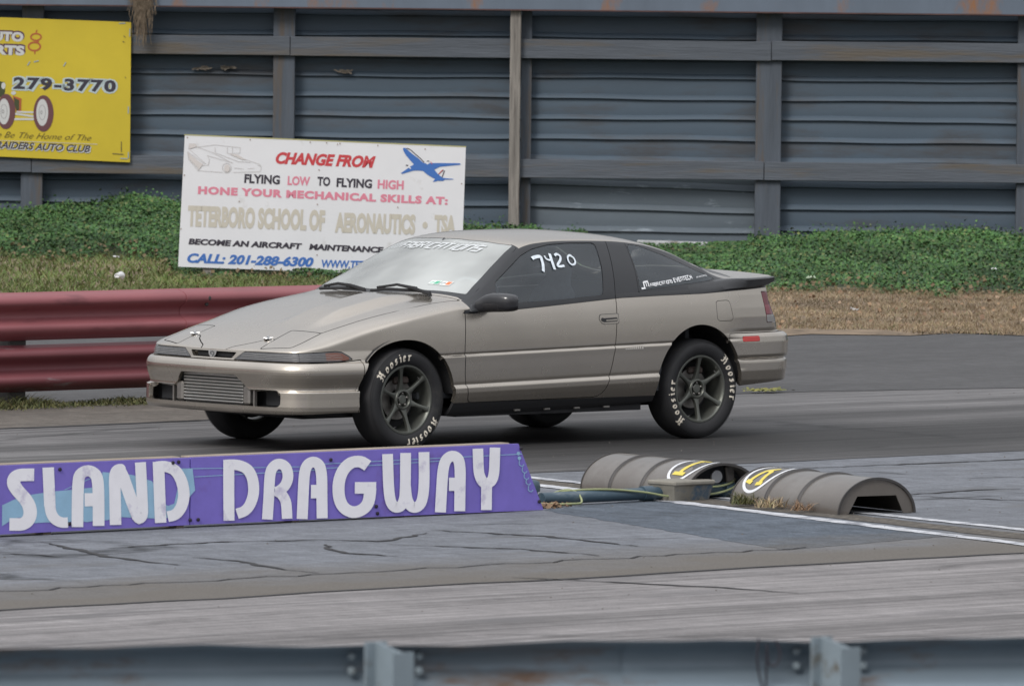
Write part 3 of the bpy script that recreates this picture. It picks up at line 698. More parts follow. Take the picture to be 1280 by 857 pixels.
P_tail = mat('dark_red_lens', (.16, .035, .045), .15, coat=.7)
P_tailpink = mat('faded_red_lens', (.26, .07, .085), .2, coat=.6)
P_grey_lens = mat('clear_lens', (.33, .32, .31), .2, coat=.6)
P_red = mat('red_reflector', (.50, .035, .03), .25, coat=.6)
P_int = mat('dark_cabin_trim', (.070, .075, .082), .8, var=.1)
P_seat = mat('grey_cloth', (.17, .18, .20), .9, var=.15, scale=30)
G_ws = glass('windscreen_glass', (.80, .85, .83), (.88, .91, .89), .46)  # pale film is dust plus sky glare painted as diffuse white
G_side = glass('side_glass', (.64, .69, .72), (.36, .46, .56), .06)
G_rear = glass('hatch_glass', (.40, .43, .45), (.3, .33, .36), .06)

car = empty('sport_coupe')
tag(car, 'champagne beige two door sports coupe with white lettered drag tyres on the strip', 'car')

# ---- the skin as clipped sheets
class Sheet:
    def __init__(s, V, N, F): s.V = V; s.N = N; s.F = F          # F: list of index tuples
    def half(s, val):
        """keep the part where val <= 0 (new edge vertices on the zero line)"""
        V, N = s.V, s.N; nv = len(V); ins = val <= 0
        newV, newN, cache = [], [], {}
        def cut(a, b):
            k = (a, b) if a < b else (b, a)
            if k not in cache:
                t = val[k[0]]/(val[k[0]]-val[k[1]]); cache[k] = nv + len(newV)
                newV.append(V[k[0]]*(1-t)+V[k[1]]*t); q = N[k[0]]*(1-t)+N[k[1]]*t; newN.append(q/np.linalg.norm(q))
            return cache[k]
        out = []; il = ins.tolist()
        for f in s.F:
            c = sum(il[k] for k in f)
            if c == len(f): out.append(f)
            elif c:
                g = []
                for k in range(len(f)):
                    a, b = f[k], f[(k+1) % len(f)]
                    if il[a]: g.append(a)
                    if il[a] != il[b]: g.append(cut(a, b))
                if len(g) > 2: out.append(tuple(g))
        VV = np.concatenate([V, np.array(newV).reshape(-1, 3)]); NN = np.concatenate([N, np.array(newN).reshape(-1, 3)])
        used = sorted({k for f in out for k in f}); mp = {k: i for i, k in enumerate(used)}
        return Sheet(VV[used], NN[used], [tuple(mp[k] for k in f) for f in out])
    def cut(s, sdf, gap=.0):
        v = sdf(s.V); return s.half(v + gap), s.half(-v + gap)
    def __add__(s, o):
        b = len(s.V); return Sheet(np.concatenate([s.V, o.V]), np.concatenate([s.N, o.N]), s.F + [tuple(k+b for k in f) for f in o.F])

def sd_poly(q, poly):
    P = np.asarray(poly, float); n = len(P); d = np.full(len(q), 1e9); ins = np.zeros(len(q), bool)
    for i in range(n):
        a, b = P[i], P[(i+1) % n]; e = b-a; w_ = q-a
        t = np.clip((w_ @ e)/(e @ e), 0, 1); d = np.minimum(d, np.hypot(*(w_ - t[:, None]*e).T))
        c = ((a[1] <= q[:, 1]) & (b[1] > q[:, 1])) | ((b[1] <= q[:, 1]) & (a[1] > q[:, 1]))
        xi = a[0] + (q[:, 1]-a[1])/np.where(e[1] == 0, 1e-12, e[1])*e[0]
        ins ^= c & (q[:, 0] < xi)
    return np.where(ins, -d, d)
def rnd(poly, r, n=5):
    """round a polygon's corners"""
    P = [np.array(p, float) for p in poly]; out = []; rs = r if isinstance(r, (list, tuple)) else [r]*len(P)
    for i, p in enumerate(P):
        a, b = P[i-1], P[(i+1) % len(P)]; la, lb = np.linalg.norm(a-p), np.linalg.norm(b-p); k = min(rs[i], la*.45, lb*.45)
        if k < 1e-5: out.append(tuple(p)); continue
        s0 = p+(a-p)/la*k; s1 = p+(b-p)/lb*k
        for j in range(n+1):
            t = j/n; out.append(tuple(s0*(1-t)**2 + p*2*t*(1-t) + s1*t*t))
    return out
def XZ(poly): return lambda V: sd_poly(V[:, [0, 2]], poly)
def XY(poly): return lambda V: sd_poly(V[:, [0, 1]], poly)
def AY(poly): return lambda V: sd_poly(np.stack([np.abs(V[:, 1]), V[:, 2]], 1), poly)       # |y|, z
def ELL(cx, cz, a, b): return lambda V: (np.sqrt(((V[:, 0]-cx)/a)**2 + ((V[:, 2]-cz)/b)**2) - 1)*min(a, b)
def MAX(*f): return lambda V: np.max([g(V) for g in f], 0)

_L = build_lower(); _side, _top = build_upper()
def grid_normals(G):
    du = np.gradient(G, axis=0); dv = np.gradient(G, axis=1); n_ = np.cross(du, dv); l = np.linalg.norm(n_, axis=2, keepdims=True)
    return n_/np.maximum(l, 1e-12)
halves = {}
for s_ in (-1, 1):
    tp = _top[:, :NV_T] if s_ > 0 else (_top[:, ::-1][:, :NV_T])*np.array([1, -1, 1])
    G = np.concatenate([_L, _side[:, 1:], tp[:, 1:]], 1)
    js = NJ-1; jr = NJ-1+NV_S-1; g_ = sstep(-2.10, -1.95, G[:, js, 0])
    wgt = np.zeros(G.shape[:2])
    for j in range(G.shape[1]):
        if abs(j-js) <= 9: wgt[:, j] += (1-g_)*max(0, 1-abs(j-js)/9)*sstep(-3.33, -3.2, G[:, js, 0])
        if abs(j-jr) <= 3: wgt[:, j] += np.where(g_ > .5, 1-abs(j-jr)/4, .5)
        if abs(j-js) <= 2: wgt[:, j] += g_*.7
    wgt = np.clip(wgt, 0, 1)[..., None]
    for it in range(14):
        A = G.copy(); A[:, 1:-1] = (G[:, :-2] + G[:, 2:])/2
        G = G + (A-G)*wgt*(.6 if it < 6 else .6*(np.abs(np.arange(G.shape[1])-js) <= 9)[None, :, None])
    # fair the surface lengthways where the hood and nose meet
    Nn = grid_normals(G)
    for it in range(3):
        B = Nn.copy(); B[1:-1] += .5*(Nn[:-2]+Nn[2:]); Nn = B/np.maximum(np.linalg.norm(B, axis=2, keepdims=True), 1e-12)
    # outward test and mirror
    ctr = np.array([-1.2, 0, .5])
    if ((Nn*(G-ctr)).sum(2)).mean() < 0: Nn = -Nn
    Nn[:, -1, 1] = 0; Nn[0, :, 1] = 0; Nn[-1, :, 1] = 0
    Nn /= np.maximum(np.linalg.norm(Nn, axis=2, keepdims=True), 1e-12)
    M = np.array([1, s_, 1]); Gm = G*M; Nm = Nn*M
    ni, nj = G.shape[:2]
    def sub(j0, j1):
        V = Gm[:, j0:j1+1].reshape(-1, 3); NN = Nm[:, j0:j1+1].reshape(-1, 3); w_ = j1-j0+1
        # is the natural winding outward?
        q = [0*w_+0, 1*w_+0, 1*w_+1, 0*w_+1]; i = ni//2
        q = [k + i*w_ for k in q]; e = np.cross(V[q[1]]-V[q[0]], V[q[2]]-V[q[0]])
        flip = (e @ NN[q[0]]) < 0
        F = []
        for i in range(ni-1):
            for j in range(w_-1):
                f = (i*w_+j, (i+1)*w_+j, (i+1)*w_+j+1, i*w_+j+1)
                F.append(f[::-1] if flip else f)
        return Sheet(V, NN, F)
    halves[s_] = (sub(0, js), sub(js, jr), sub(jr, nj-1), Gm, Nm, js, jr)

def skin(sh, name, m, parent, lip=.014, off=0.0, shut=False):
    """a sheet becomes a mesh: outward normals kept from the whole body, every free edge turned in as a flange"""
    V = sh.V + sh.N*off; cnt = {}
    for f in sh.F:
        for k in range(len(f)): cnt[(f[k], f[(k+1) % len(f)])] = 1
    be = [(a, b) for (a, b) in cnt if (b, a) not in cnt]
    be = [(a, b) for a, b in be if not (abs(V[a][1]) < 2e-4 and abs(V[b][1]) < 2e-4)]
    vs = V.tolist(); ns = sh.N.tolist(); fs = list(sh.F)
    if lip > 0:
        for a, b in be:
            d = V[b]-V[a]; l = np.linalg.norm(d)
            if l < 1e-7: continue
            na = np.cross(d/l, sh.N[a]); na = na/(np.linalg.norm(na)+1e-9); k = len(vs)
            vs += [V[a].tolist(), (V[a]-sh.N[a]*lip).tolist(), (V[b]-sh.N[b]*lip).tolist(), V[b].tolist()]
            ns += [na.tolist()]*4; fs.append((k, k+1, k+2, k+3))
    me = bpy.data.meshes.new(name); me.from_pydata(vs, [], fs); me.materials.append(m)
    if shut: me.materials.append(P_dark); me.polygons.foreach_set('material_index', [0]*len(sh.F) + [1]*(len(fs)-len(sh.F)))  # shut-line flanges coloured black, painting shade into the panel gaps
    me.polygons.foreach_set('use_smooth', [True]*len(me.polygons))
    me.normals_split_custom_set_from_vertices(ns); me.update()
    o = bpy.data.objects.new(name, me); COL.objects.link(o)
    if parent: o.parent = parent
    return o

ARCH_F = ELL(-2.478, .315, .383, .368); ARCH_R = ELL(-.032, .315, .372, .408)
BELT = [(-2.02, .835), (-1.975, .832), (-1.7, .843), (-1.337, .863), (-.70, .903), (-.35, .911), (0, .916), (.2, .925), (.42, .934), (.60, .944), (.80, .95), (.80, 1.2), (-1.90, 1.2), (-1.985, .862)]
DOOR = rnd([(-1.985, .285), (-2.018, .46), (-2.022, .62), (-2.003, .845), (-1.965, 1.30), (-.58, 1.30), (-.60, 1.255), (-.672, 1.09), (-.735, .925), (-.768, .62), (-.80, .46), (-.862, .290)], [.03, .03, .03, .03, 0, 0, .01, .05, .03, .03, .05, .09])
GLASS_D = rnd([(-1.735, .885), (-1.66, 1.015), (-1.50, 1.100), (-1.362, 1.175), (-1.255, 1.211), (-1.10, 1.236), (-.93, 1.243), (-.705, 1.240), (-.765, 1.08), (-.838, .922), (-1.28, .900)], [.015, .02, .03, .03, .03, .02, .02, .03, .02, .03, .0])
GLASS_Q = rnd([(-.438, 1.228), (-.33, 1.214), (-.144, 1.150), (.02, 1.083), (.185, 1.006), (.10, .992), (-.155, .975), (-.515, .945)], [.03, .02, .02, .02, .012, .02, .02, .03])
BPIL = [(-.60, 1.255), (-.672, 1.09), (-.735, .925), (-.735, .90), (-.522, .935), (-.530, .945), (-.445, 1.231), (-.445, 1.262)]
def sd_bumper(V): return sd_poly(V[:, [0, 2]], [(-2.91, .05), (-2.84, .36), (-2.815, .567), (-2.95, .558), (-3.20, .553), (-3.7, .553), (-3.7, .05)])
def sd_slot(V):
    p = rnd([(-.61, .283), (.61, .283), (.63, .30), (.63, .372), (.585, .386), (.345, .386), (.258, .468), (-.258, .468), (-.345, .386), (-.585, .386), (-.63, .372), (-.63, .30)], [.05, .05, .02, .02, .02, .008, .012, .012, .008, .02, .02, .02])
    return np.maximum(sd_poly(V[:, [1, 2]], p), V[:, 0]+3.0)
def ztop_lamp(x): return np.interp(x, [-3.4, -3.3, -3.0, -2.955, -2.90, -2.872], [.607, .610, .622, .617, .590, .566])
def sd_lamp(V):
    y = np.abs(V[:, 1]); z = V[:, 2]; x = V[:, 0]
    return np.max([z - ztop_lamp(x), (.5585 + .012*sstep(-3.0, -2.87, x)) - z, (.205 + (z-.558)*1.5) - y + np.where(x < -3.2, 0, -1), x + 2.878], 0)
def sd_corner(V): return np.maximum(sd_lamp(V), -(V[:, 0] + 3.235))
def sd_grille(V):
    y = np.abs(V[:, 1]); z = V[:, 2]
    return np.max([y - (.178 + (z-.558)*.9), z-.603, .566-z, V[:, 0]+3.25], 0)
def sd_tail(V):
    z = V[:, 2]; xl = np.interp(z, [.70, .92, .97], [.585, .548, .535])
    return np.max([xl - V[:, 0], .722 - z, z - .918, .16 - np.abs(V[:, 1])], 0)
RB = [(.22, .05), (.22, .660), (.45, .660), (.62, .661), (1.2, .661), (1.2, .05)]

HOOD = [(-3.36, -.10), (-3.30, -.145), (-3.27, -.20), (-3.225, -.27), (-3.18, -.315), (-3.155, -.40), (-3.025, -.365), (-2.976, -.592), (-2.80, -.607), (-2.685, -.617), (-2.40, -.660), (-2.14, -.672), (-2.0, -.700), (-1.955, -.715)]
HOODP = HOOD + [(-2.02, -.55), (-2.105, -.25), (-2.13, 0)] + [(x, -y) for x, y in [(-2.105, -.25), (-2.02, -.55)]] + [(x, -y) for x, y in HOOD[::-1]]
POP = rnd([(-3.300, -.395), (-3.020, -.365), (-2.976, -.592), (-3.155, -.612), (-3.235, -.605)], [.015, .012, .012, .03, .03])
WS = [(-1.885, -.688), (-1.99, -.45), (-2.055, -.2), (-2.07, 0), (-2.055, .2), (-1.99, .45), (-1.885, .688), (-1.62, .600), (-1.352, .518), (-1.395, .42), (-1.448, .22), (-1.462, 0), (-1.448, -.22), (-1.395, -.42), (-1.352, -.518), (-1.62, -.600)]
WSo = [(-1.915, -.740), (-2.02, -.47), (-2.095, -.22), (-2.112, 0), (-2.095, .22), (-2.02, .47), (-1.915, .740), (-1.62, .66), (-1.36, .56), (-1.346, .522), (-1.389, .42), (-1.442, .22), (-1.456, 0), (-1.442, -.22), (-1.389, -.42), (-1.346, -.522), (-1.36, -.56), (-1.62, -.66)]
RW = rnd([(-.17, -.50), (.10, -.555), (.24, -.60), (.43, -.62), (.47, -.30), (.475, 0), (.47, .30), (.43, .62), (.24, .60), (.10, .555), (-.17, .50), (-.205, .25), (-.21, 0), (-.205, -.25)], .03)

body = None; bump_f = bump_r = None; tops = None; sides = {}
for s_ in (-1, 1):
    low, sid, top, *_ = halves[s_]
    _, low = low.cut(ARCH_F); _, low = low.cut(ARCH_R)
    fb, low = low.cut(sd_bumper, .003)
    _, fb = fb.cut(sd_slot); bump_f = fb if bump_f is None else bump_f + fb
    rb, low = low.cut(XZ(RB), .0025); mk_, rb = rb.cut(XZ(rnd([(.335, .606), (.335, .640), (.492, .640), (.492, .606)], .006)), .001)
    bump_r = rb if bump_r is None else bump_r + rb
    lp, low = low.cut(sd_lamp, .0022); co, lp = lp.cut(sd_corner, .001)
    _, low = low.cut(sd_grille)
    skt, low = low.cut(lambda V: np.max([V[:, 2] - .284, np.abs(V[:, 0] + 1.26) - .93], 0), .001)
    sides[s_] = skt
    tl, low = low.cut(sd_tail, .002)
    belt, low = low.cut(XZ(BELT), .0012)
    dl, low = low.cut(XZ(DOOR), .0028); db, belt = belt.cut(XZ(DOOR), .0022)
    fuel = None
    if s_ < 0: fuel, low = low.cut(XZ(rnd([(.112, .742), (.112, .868), (.235, .872), (.262, .742)], [.03, .02, .03, .03])), .0016)
    sdr, sid2 = sid.cut(MAX(XZ(DOOR), lambda V: -2.2 - V[:, 0] + (V[:, 0] < -1.9)*1.0), .0022)
    gd, sdr = sdr.cut(XZ(GLASS_D), .001)
    gq, sid2 = sid2.cut(XZ(GLASS_Q), .001)
    bp_, sid2 = sid2.cut(XZ(BPIL), .0015)
    fend, sid2 = sid2.half(sid2.V[:, 0] + 1.955), sid2.half(-(sid2.V[:, 0] + 1.955))     # wing flank in front of the pillar is painted
    rearq, sid2 = sid2.half(-(sid2.V[:, 0] - .40)), sid2.half(sid2.V[:, 0] - .40)
    sides[s_] = dict(skirt=sides[s_], lamp=lp, corner=co, tail=tl, belt=belt, door=dl, dbelt=db, fuel=fuel, frame=sdr, dglass=gd, qglass=gq, bpil=bp_, pillar=sid2, mark=mk_)
    pop, top = top.cut(XY([(x, s_*-y) for x, y in POP]), .0036)
    sides[s_]['pop'] = pop
    part = low + fend + rearq
    body = part if body is None else body + part
    tops = top if tops is None else tops + top
hood, tops = tops.cut(XY(HOODP), .0034)
wso, tops = tops.cut(XY(WSo), .001)
ws, wsb = wso.cut(XY(WS), .0005)
rw, tops = tops.cut(XY(RW), .002)
_ap = np.max([tops.V[:, 0] + 1.345, -1.945 - tops.V[:, 0], .505 + (-1.365-tops.V[:, 0])*.30 - np.abs(tops.V[:, 1])], 0)
apil, tops = tops.half(_ap), tops.half(-_ap)
body = body + tops
bo = skin(body, 'body', P_body, car, .03)
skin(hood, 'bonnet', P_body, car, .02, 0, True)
skin(bump_f, 'front_bumper', P_body, car, .028)
skin(bump_r, 'rear_bumper', P_body, car, .03)
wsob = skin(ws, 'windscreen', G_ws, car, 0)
skin(wsb, 'windscreen_surround', P_blk, car, .01)
skin(apil, 'roof_pillar', P_blk, car, .01)
skin(rw, 'rear_window', G_rear, car, 0)
doors = {}
for s_ in (-1, 1):
    D = sides[s_]
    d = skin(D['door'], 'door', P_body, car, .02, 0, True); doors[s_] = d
    skin(D['dbelt'], 'belt_trim', P_blk, d, .012); skin(D['frame'], 'window_frame', P_blk, d, .012)
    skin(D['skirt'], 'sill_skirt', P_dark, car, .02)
    skin(D['dglass'], 'door_glass', G_side, d, 0, -.004)
    skin(D['belt'], 'belt_trim', P_gloss, car, .012)
    skin(D['qglass'], 'quarter_glass', G_side, car, 0, -.001)
    skin(D['bpil'], 'pillar_panel', P_blk, car, .012); skin(D['pillar'], 'pillar_trim', P_blk, car, .012)
    skin(D['lamp'], 'front_lamp', P_lamp, car, .015); co_ = skin(D['corner'], 'corner_lamp', P_lamp, car, .015)
    am, _r2 = D['corner'].cut(MAX(lambda V: -(V[:, 0] + 3.075), lambda V: V[:, 0] + 2.905, lambda V: .566 - V[:, 2], lambda V: V[:, 2] - ztop_lamp(V[:, 0]) + .008))
    skin(am, 'amber_insert', P_amber, co_, 0, .0012)
    skin(D['tail'], 'tail_lamp', P_tail, car, .015)
    pk, _r2 = D['tail'].cut(lambda V: np.abs(V[:, 2]-.805)-.028); t_ = skin(pk, 'tail_lamp_band', P_tailpink, car, 0, .0012)
    pk, _r2 = D['tail'].cut(lambda V: np.abs(V[:, 2]-.748)-.022); skin(pk, 'reverse_lamp', P_grey_lens, car, 0, .0012)
    skin(D['mark'], 'side_marker', P_red, car, .01, .001)
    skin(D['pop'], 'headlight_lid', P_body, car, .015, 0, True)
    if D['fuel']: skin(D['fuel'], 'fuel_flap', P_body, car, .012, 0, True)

# ribs of the smoked lenses
for s_ in (-1, 1):
    mb = MB(); G, Nn = halves[s_][3], halves[s_][4]
    for i0 in range(0, NI, 1):
        pass
    rows = [.570, .580, .590, .600]
    for zz in rows:
        pts = []
        for i in range(NI):
            col = G[i, :NJ]; xx = col[-1, 0]
            if xx > -2.95 or abs(col[-1, 1]) < .235 + (zz-.558)*.9: continue
            j = int(np.argmin(np.abs(col[:, 2]-zz))); pts.append((col[j] + Nn[i, j]*.0012))
        if len(pts) > 4: mb.tube(pts[::2], .0011, 5)
    mb.build('lens_rib', P_grey_lens, car, True)

# ---- surface lookups for things that sit on the skin
def on_flank(x, z, s_=-1, off=0.0):
    G = halves[s_][3]; js, jr = halves[s_][5], halves[s_][6]
    i = int(np.clip(np.searchsorted(G[:, js, 0], x), 1, NI-1)); t = (x-G[i-1, js, 0])/max(1e-6, G[i, js, 0]-G[i-1, js, 0])
    colm = G[i-1, :jr+1]*(1-t) + G[i, :jr+1]*t; nn = halves[s_][4][i, :jr+1]
    zz = colm[:, 2]; j = int(np.clip(np.searchsorted(zz, z), 1, jr)); u = np.clip((z-zz[j-1])/max(1e-6, zz[j]-zz[j-1]), 0, 1)
    p = colm[j-1]*(1-u) + colm[j]*u + nn[j]*off
    return (x + nn[j][0]*off, float(p[1]), z + nn[j][2]*off)
_xs_top = _top[:, 0, 0]
def on_top(x, y, off=0.0):
    i = int(np.clip(np.searchsorted(_xs_top, x), 1, len(_xs_top)-1)); t = (x-_xs_top[i-1])/max(1e-6, _xs_top[i]-_xs_top[i-1])
    r = _top[i-1]*(1-t) + _top[i]*t; yy = r[:, 1][::-1]; z = float(np.interp(y, yy, r[::-1, 2]))
    return (x, y, z + off)

# door handles, badge
for s_ in (-1, 1):
    F = lambda u, v, l, s_=s_: on_flank(u, v, s_, l)
    a = Art(); a.poly(rnd([(-.905, .775), (-.895, .806), (-.735, .810), (-.735, .745), (-.875, .742)], [.03, .02, .012, .012, .03], 6))
    a.mi = 1; a.poly(rnd([(-.902, .775), (-.892, .803), (-.738, .807), (-.738, .748), (-.873, .745)], [.03, .02, .012, .012, .03], 6))
    a.mi = 2; a.poly(rnd([(-.888, .772), (-.872, .781), (-.748, .784), (-.748, .758), (-.868, .755)], [.012, .01, .008, .008, .012], 6)); a.disc(-.874, .772, .012)
    a.mi = 1; a.poly(rnd([(-.845, .763), (-.845, .770), (-.752, .774), (-.752, .764)], .003))
    a.build('door_handle', [P_blk, P_body, P_gloss], F, doors[s_], .0012, sub=1)
a = Art()
for k in range(9): a.poly([(-.688+k*.017, .583), (-.677+k*.017, .583), (-.675+k*.017, .603), (-.686+k*.017, .603)])
a.build('side_badge', mat('badge_grey', (.52, .49, .45), .4, .4), lambda u, v, l: on_flank(u, v+.006*(u+.6), -1, l), car, .002)

# side mirrors: a shell on a short foot at the front corner of the window
def mirror(s_):
    d = doors[s_]; mb = MB(); rings = []
    for k, (yy, sx, sz, cx, cz) in enumerate([(-.800, .050, .036, -1.865, .873), (-.815, .062, .044, -1.86, .877), (-.835, .060, .052, -1.845, .888), (-.862, .062, .057, -1.832, .897), (-.90, .064, .060, -1.820, .902), (-.95, .063, .059, -1.808, .903), (-1.0, .058, .054, -1.795, .902), (-1.03, .046, .043, -1.787, .900), (-1.042, .022, .022, -1.783, .899)]):
        ring = []
        for q in range(24):
            t = 2*math.pi*q/24; c, s2 = math.cos(t), math.sin(t); e = .62
            x = math.copysign(abs(c)**e, c)*sx; z = math.copysign(abs(s2)**e, s2)*sz
            if x > 0: x = min(x, sx*.62)
            ring.append((cx + x, -s_*yy if s_ > 0 else yy, cz + z))
        rings.append(ring)
    mb.loft(rings); o = mb.build('side_mirror', P_mirror, d, True, 50)
    g = MB(); ring = [(-1.772 + .001, -s_*y if s_ > 0 else y, z) for y, z in [(-.872, .858), (-.99, .858), (-1.01, .875), (-1.008, .935), (-.98, .947), (-.872, .945)]]
    g.add(ring, [tuple(range(6))]); g.build('mirror_glass', P_alu, d, fix=False)
    f = MB(); f.prism(rnd([(-1.975, .842), (-1.75, .852), (-1.745, .865), (-1.80, .90), (-1.93, .885)], .015), 0, .016, lambda a, dd, b: (on_flank(a, b, s_)[0], on_flank(a, b, s_)[1] + s_*dd, b))
    f.build('mirror_base', P_blk, d)
mirror(-1)          # the far mirror is missing on the car

# ---- nose: grille, emblem, intercooler, ducts
mb = MB(); mb.box((-3.285, 0, .585), (.02, .40, .05)); mb.build('grille_backing', P_dark, car)
mb = MB()
for zz in (.577, .588): mb.tube([(-3.318, -.17, zz), (-3.33, 0, zz), (-3.318, .17, zz)], .0035, 6)
mb.build('grille', P_blk, car)
a = Art(); pl_ = lambda u, v, l: (-3.345-l + .06*abs(u)+.10*(v-.585), u, v)
a.poly(rnd([(-.040, .606), (.040, .606), (.034, .582), (.012, .562), (-.012, .562), (-.034, .582)], .008)); em = a.build('emblem', P_alu, pl_, car, .004)
a = Art(); a.ribbon([(-.018, .592), (-.006, .600), (.014, .597), (.016, .588), (.002, .582)], .006); a.ribbon([(-.016, .590), (-.012, .577), (-.002, .570)], .007); a.build('emblem_mark', P_lamp, pl_, em, .006)
mb = MB()       # intercooler core: end tanks and rows of bars with fins between
zc0, zc1 = .286, .464
for k in range(9):
    zz = zc0 + .012 + k*(zc1-zc0-.02)/8.0
    mb.box((-3.318, -.005, zz), (.050, .565, .0105), bev=.003)
mb.build('intercooler', P_alu, car)
mb = MB(); mb.box((-3.306, -.005, .375), (.03, .565, .185)); mb.build('intercooler_fins', mat('core_fins', (.15, .15, .145), .6, .5), car)
for s_ in (-1, 1):
    mb = MB(); mb.box((-3.310, s_*.318, .345), (.07, .062, .118), bev=.012); mb.build('intercooler_tank', P_steel, car)
    mb = MB(); mb.box((-3.325, s_*.385, .335), (.02, .014, .105)); mb.build('duct_divider', P_steel, car)
    mb = MB(); mb.box((-3.235, s_*.50, .335), (.02, .22, .11), bev=.006); mb.build('brake_duct', mat('duct_grey', (.03, .031, .034), .6), car)
mb = MB(); mb.box((-3.20, 0, .38), (.02, 1.36, .26)); mb.build('radiator_panel', P_dark, car)
mb = MB(); mb.box((-3.26, 0, .272), (.12, 1.0, .012)); mb.build('lower_tray', P_dark, car)

# hood pins
for (x, y) in ((-3.168, -.318), (-3.152, .400)):
    mb = MB(); z = on_top(x, y)[2]
    mb.lathe([(.0, .001), (.030, .002), (.030, .005), (.010, .006), (.008, .022), (0, .023)], 16, 'Z', (x, y, z-.003))
    mb.tube([(x-.028, y-.02, z+.012), (x+.02, y+.016, z+.014), (x+.036, y+.03, z+.012), (x+.03, y+.04, z+.010), (x+.01, y+.02, z+.013)], .0035, 6)
    mb.tube([(x-.02, y+.022, z+.006), (x+.018, y-.026, z+.008)], .003, 6)
    mb.build('bonnet_pin', mat('chrome', (.75, .75, .75), .2, 1.0), car, True, 40)

# wipers
def wiper(p, q, hook):
    mb = MB(); n = 9; pts = []
    for k in range(n+1):
        t = k/n; x = p[0]+(q[0]-p[0])*t; y = p[1]+(q[1]-p[1])*t; pts.append(Vector(on_top(x, y, .016)))
    for a, b in zip(pts[:-1], pts[1:]): mb.tube([a, b], .010, 6)
    mb.tube([pts[1]+Vector((0, 0, .016)), pts[4]+Vector((0, 0, .030)), pts[7]+Vector((0, 0, .016))], .009, 6)
    mb.tube([pts[2]+Vector((0, 0, .004)), pts[2]+Vector((0, 0, .018))], .005, 6); mb.tube([pts[6]+Vector((0, 0, .002)), pts[6]+Vector((0, 0, .018))], .005, 6)
    h = Vector(on_top(*hook, .012)); mb.tube([pts[4]+Vector((0, 0, .030)), (pts[4]+h)/2+Vector((0, 0, .028)), h + Vector((0, 0, .012)), h], [.008, .010, .013, .015], 8)
    mb.build('wiper', P_dark, car, True, 40)
wiper((-2.120, -.06), (-2.035, -.52), (-2.07, -.56)); wiper((-2.09, .46), (-2.11, .05), (-2.14, -.02))

# ---- rear wing: wraps the tail from one quarter glass to the other
mb = MB(); rings = []
for y in np.concatenate([[-.752, -.745, -.73, -.70], np.linspace(-.66, .66, 25), [.70, .73, .745, .752]]):
    e = abs(y)/.752; xr = .665 + .085*(1-e*e); zt = 1.012 + .016*(1-e*e)
    xf = .40 + .02*(1-e*e) if e < .86 else .40 - (e-.86)/.14*.10; zf = float(np.interp(xf, [.1, .3, .45], [1.0, .992, .985])) + .003
    drop = .012*max(0, (e-.95)/.05)
    rings.append([(xf, y, zf-drop*.5), (xf+.10, y, zf+.010-drop), (xr-.06, y, zt-.002-drop), (xr, y, zt+.004-drop), (xr+.004, y, zt-.004-drop), (xr-.020, y, .972), (xr-.055, y, .955), (xf+.06, y, .93), (xf, y, .93)])
mb.loft(rings); mb.build('rear_spoiler', P_body, car, True, 28)
for s_ in (-1, 1):       # black side blade of the wing growing out of the belt strip
    mb = MB(); n = 26; rings = []
    for k in range(n+1):
        t = k/n; x = -.10 + t*.765; g = float(sstep(-.10, .34, x)); g2 = float(sstep(.12, .42, x))
        up = float(np.interp(x, [-.10, .02, .10, .19, .30, .45, .60, .665], [.966, .978, .986, .998, 1.003, 1.004, 1.008, 1.012])); lo = float(np.interp(x, [-.10, 0, .2, .42, .60, .665], [.915, .917, .929, .942, .957, .978]))
        fin = float(np.interp(x, [.2, .4, .55, .665], [.801, .794, .784, .768]))
        ring = []
        for q in (1.0, .86, .5, .14, 0.0):
            z = lo + (up-lo)*q; ys = abs(on_flank(min(x, .52), min(z, 1.0), s_)[1]); yf = ys + .001 + .004*g*(1 if .1 < q < .9 else .2)
            yb = fin - .010*q*0 - (.010 if q in (1.0, 0.0) else 0); ring.append((x, s_*(yf*(1-g2) + yb*g2), z))
        ring += [(x, s_*(abs(ring[-1][1])-.05), lo), (x, s_*(abs(ring[0][1])-.05), up)]
        rings.append(ring)
    mb.loft(rings); mb.build('spoiler_side', P_gloss, car, True, 35)

# ---- cabin
mb = MB(); mb.box((-1.15, 0, .33), (2.3, 1.42, .04)); 
for s_ in (-1, 1): mb.box((-1.10, s_*.735, .58), (1.62, .03, .54))
mb.box((.02, 0, .66), (.03, 1.3, .60)); mb.build('cabin_tub', P_int, car)
mb = MB(); mb.loft([[(-1.97, y, .83), (-1.90, y, .865), (-1.72, y, .88), (-1.62, y, .85), (-1.60, y, .70), (-1.95, y, .6)] for y in (-.62, -.35, 0, .35, .62)]); mb.build('dashboard', P_int, car, True, 40)
for yy in (-.36, .36):
    mb = MB(); mb.loft([[(-1.05+.12*np.cos(t)*0+dx, yy+wd*c, z + .05*s2) for c, s2 in [(math.cos(q), math.sin(q)) for q in np.linspace(0, 2*math.pi, 15)[:-1]]] for dx, z, wd in ((0, .42, .22), (.05, .55, .24), (.12, .75, .23), (.19, .92, .20), (.215, .98, .13), (.225, 1.0, .12), (.24, 1.08, .12), (.25, 1.11, .07))])
    mb.box((-1.22, yy, .43), (.45, .46, .13), bev=.04); mb.build('seat', P_seat, car, True, 50)
mb = MB(); R = Matrix.Rotation(math.radians(62), 3, 'Y'); pts = [Vector((-1.50, -.36, .86)) + R @ Vector((.185*math.cos(t), .185*math.sin(t), 0)) for t in np.linspace(0, 2*math.pi, 33)]
mb.tube(pts, .014, 8, False)
for t in (math.pi/2, -math.pi/2, 0): mb.tube([(-1.50, -.36, .86), Vector((-1.50, -.36, .86)) + R @ Vector((.18*math.cos(t), .18*math.sin(t), 0))], .012, 6)
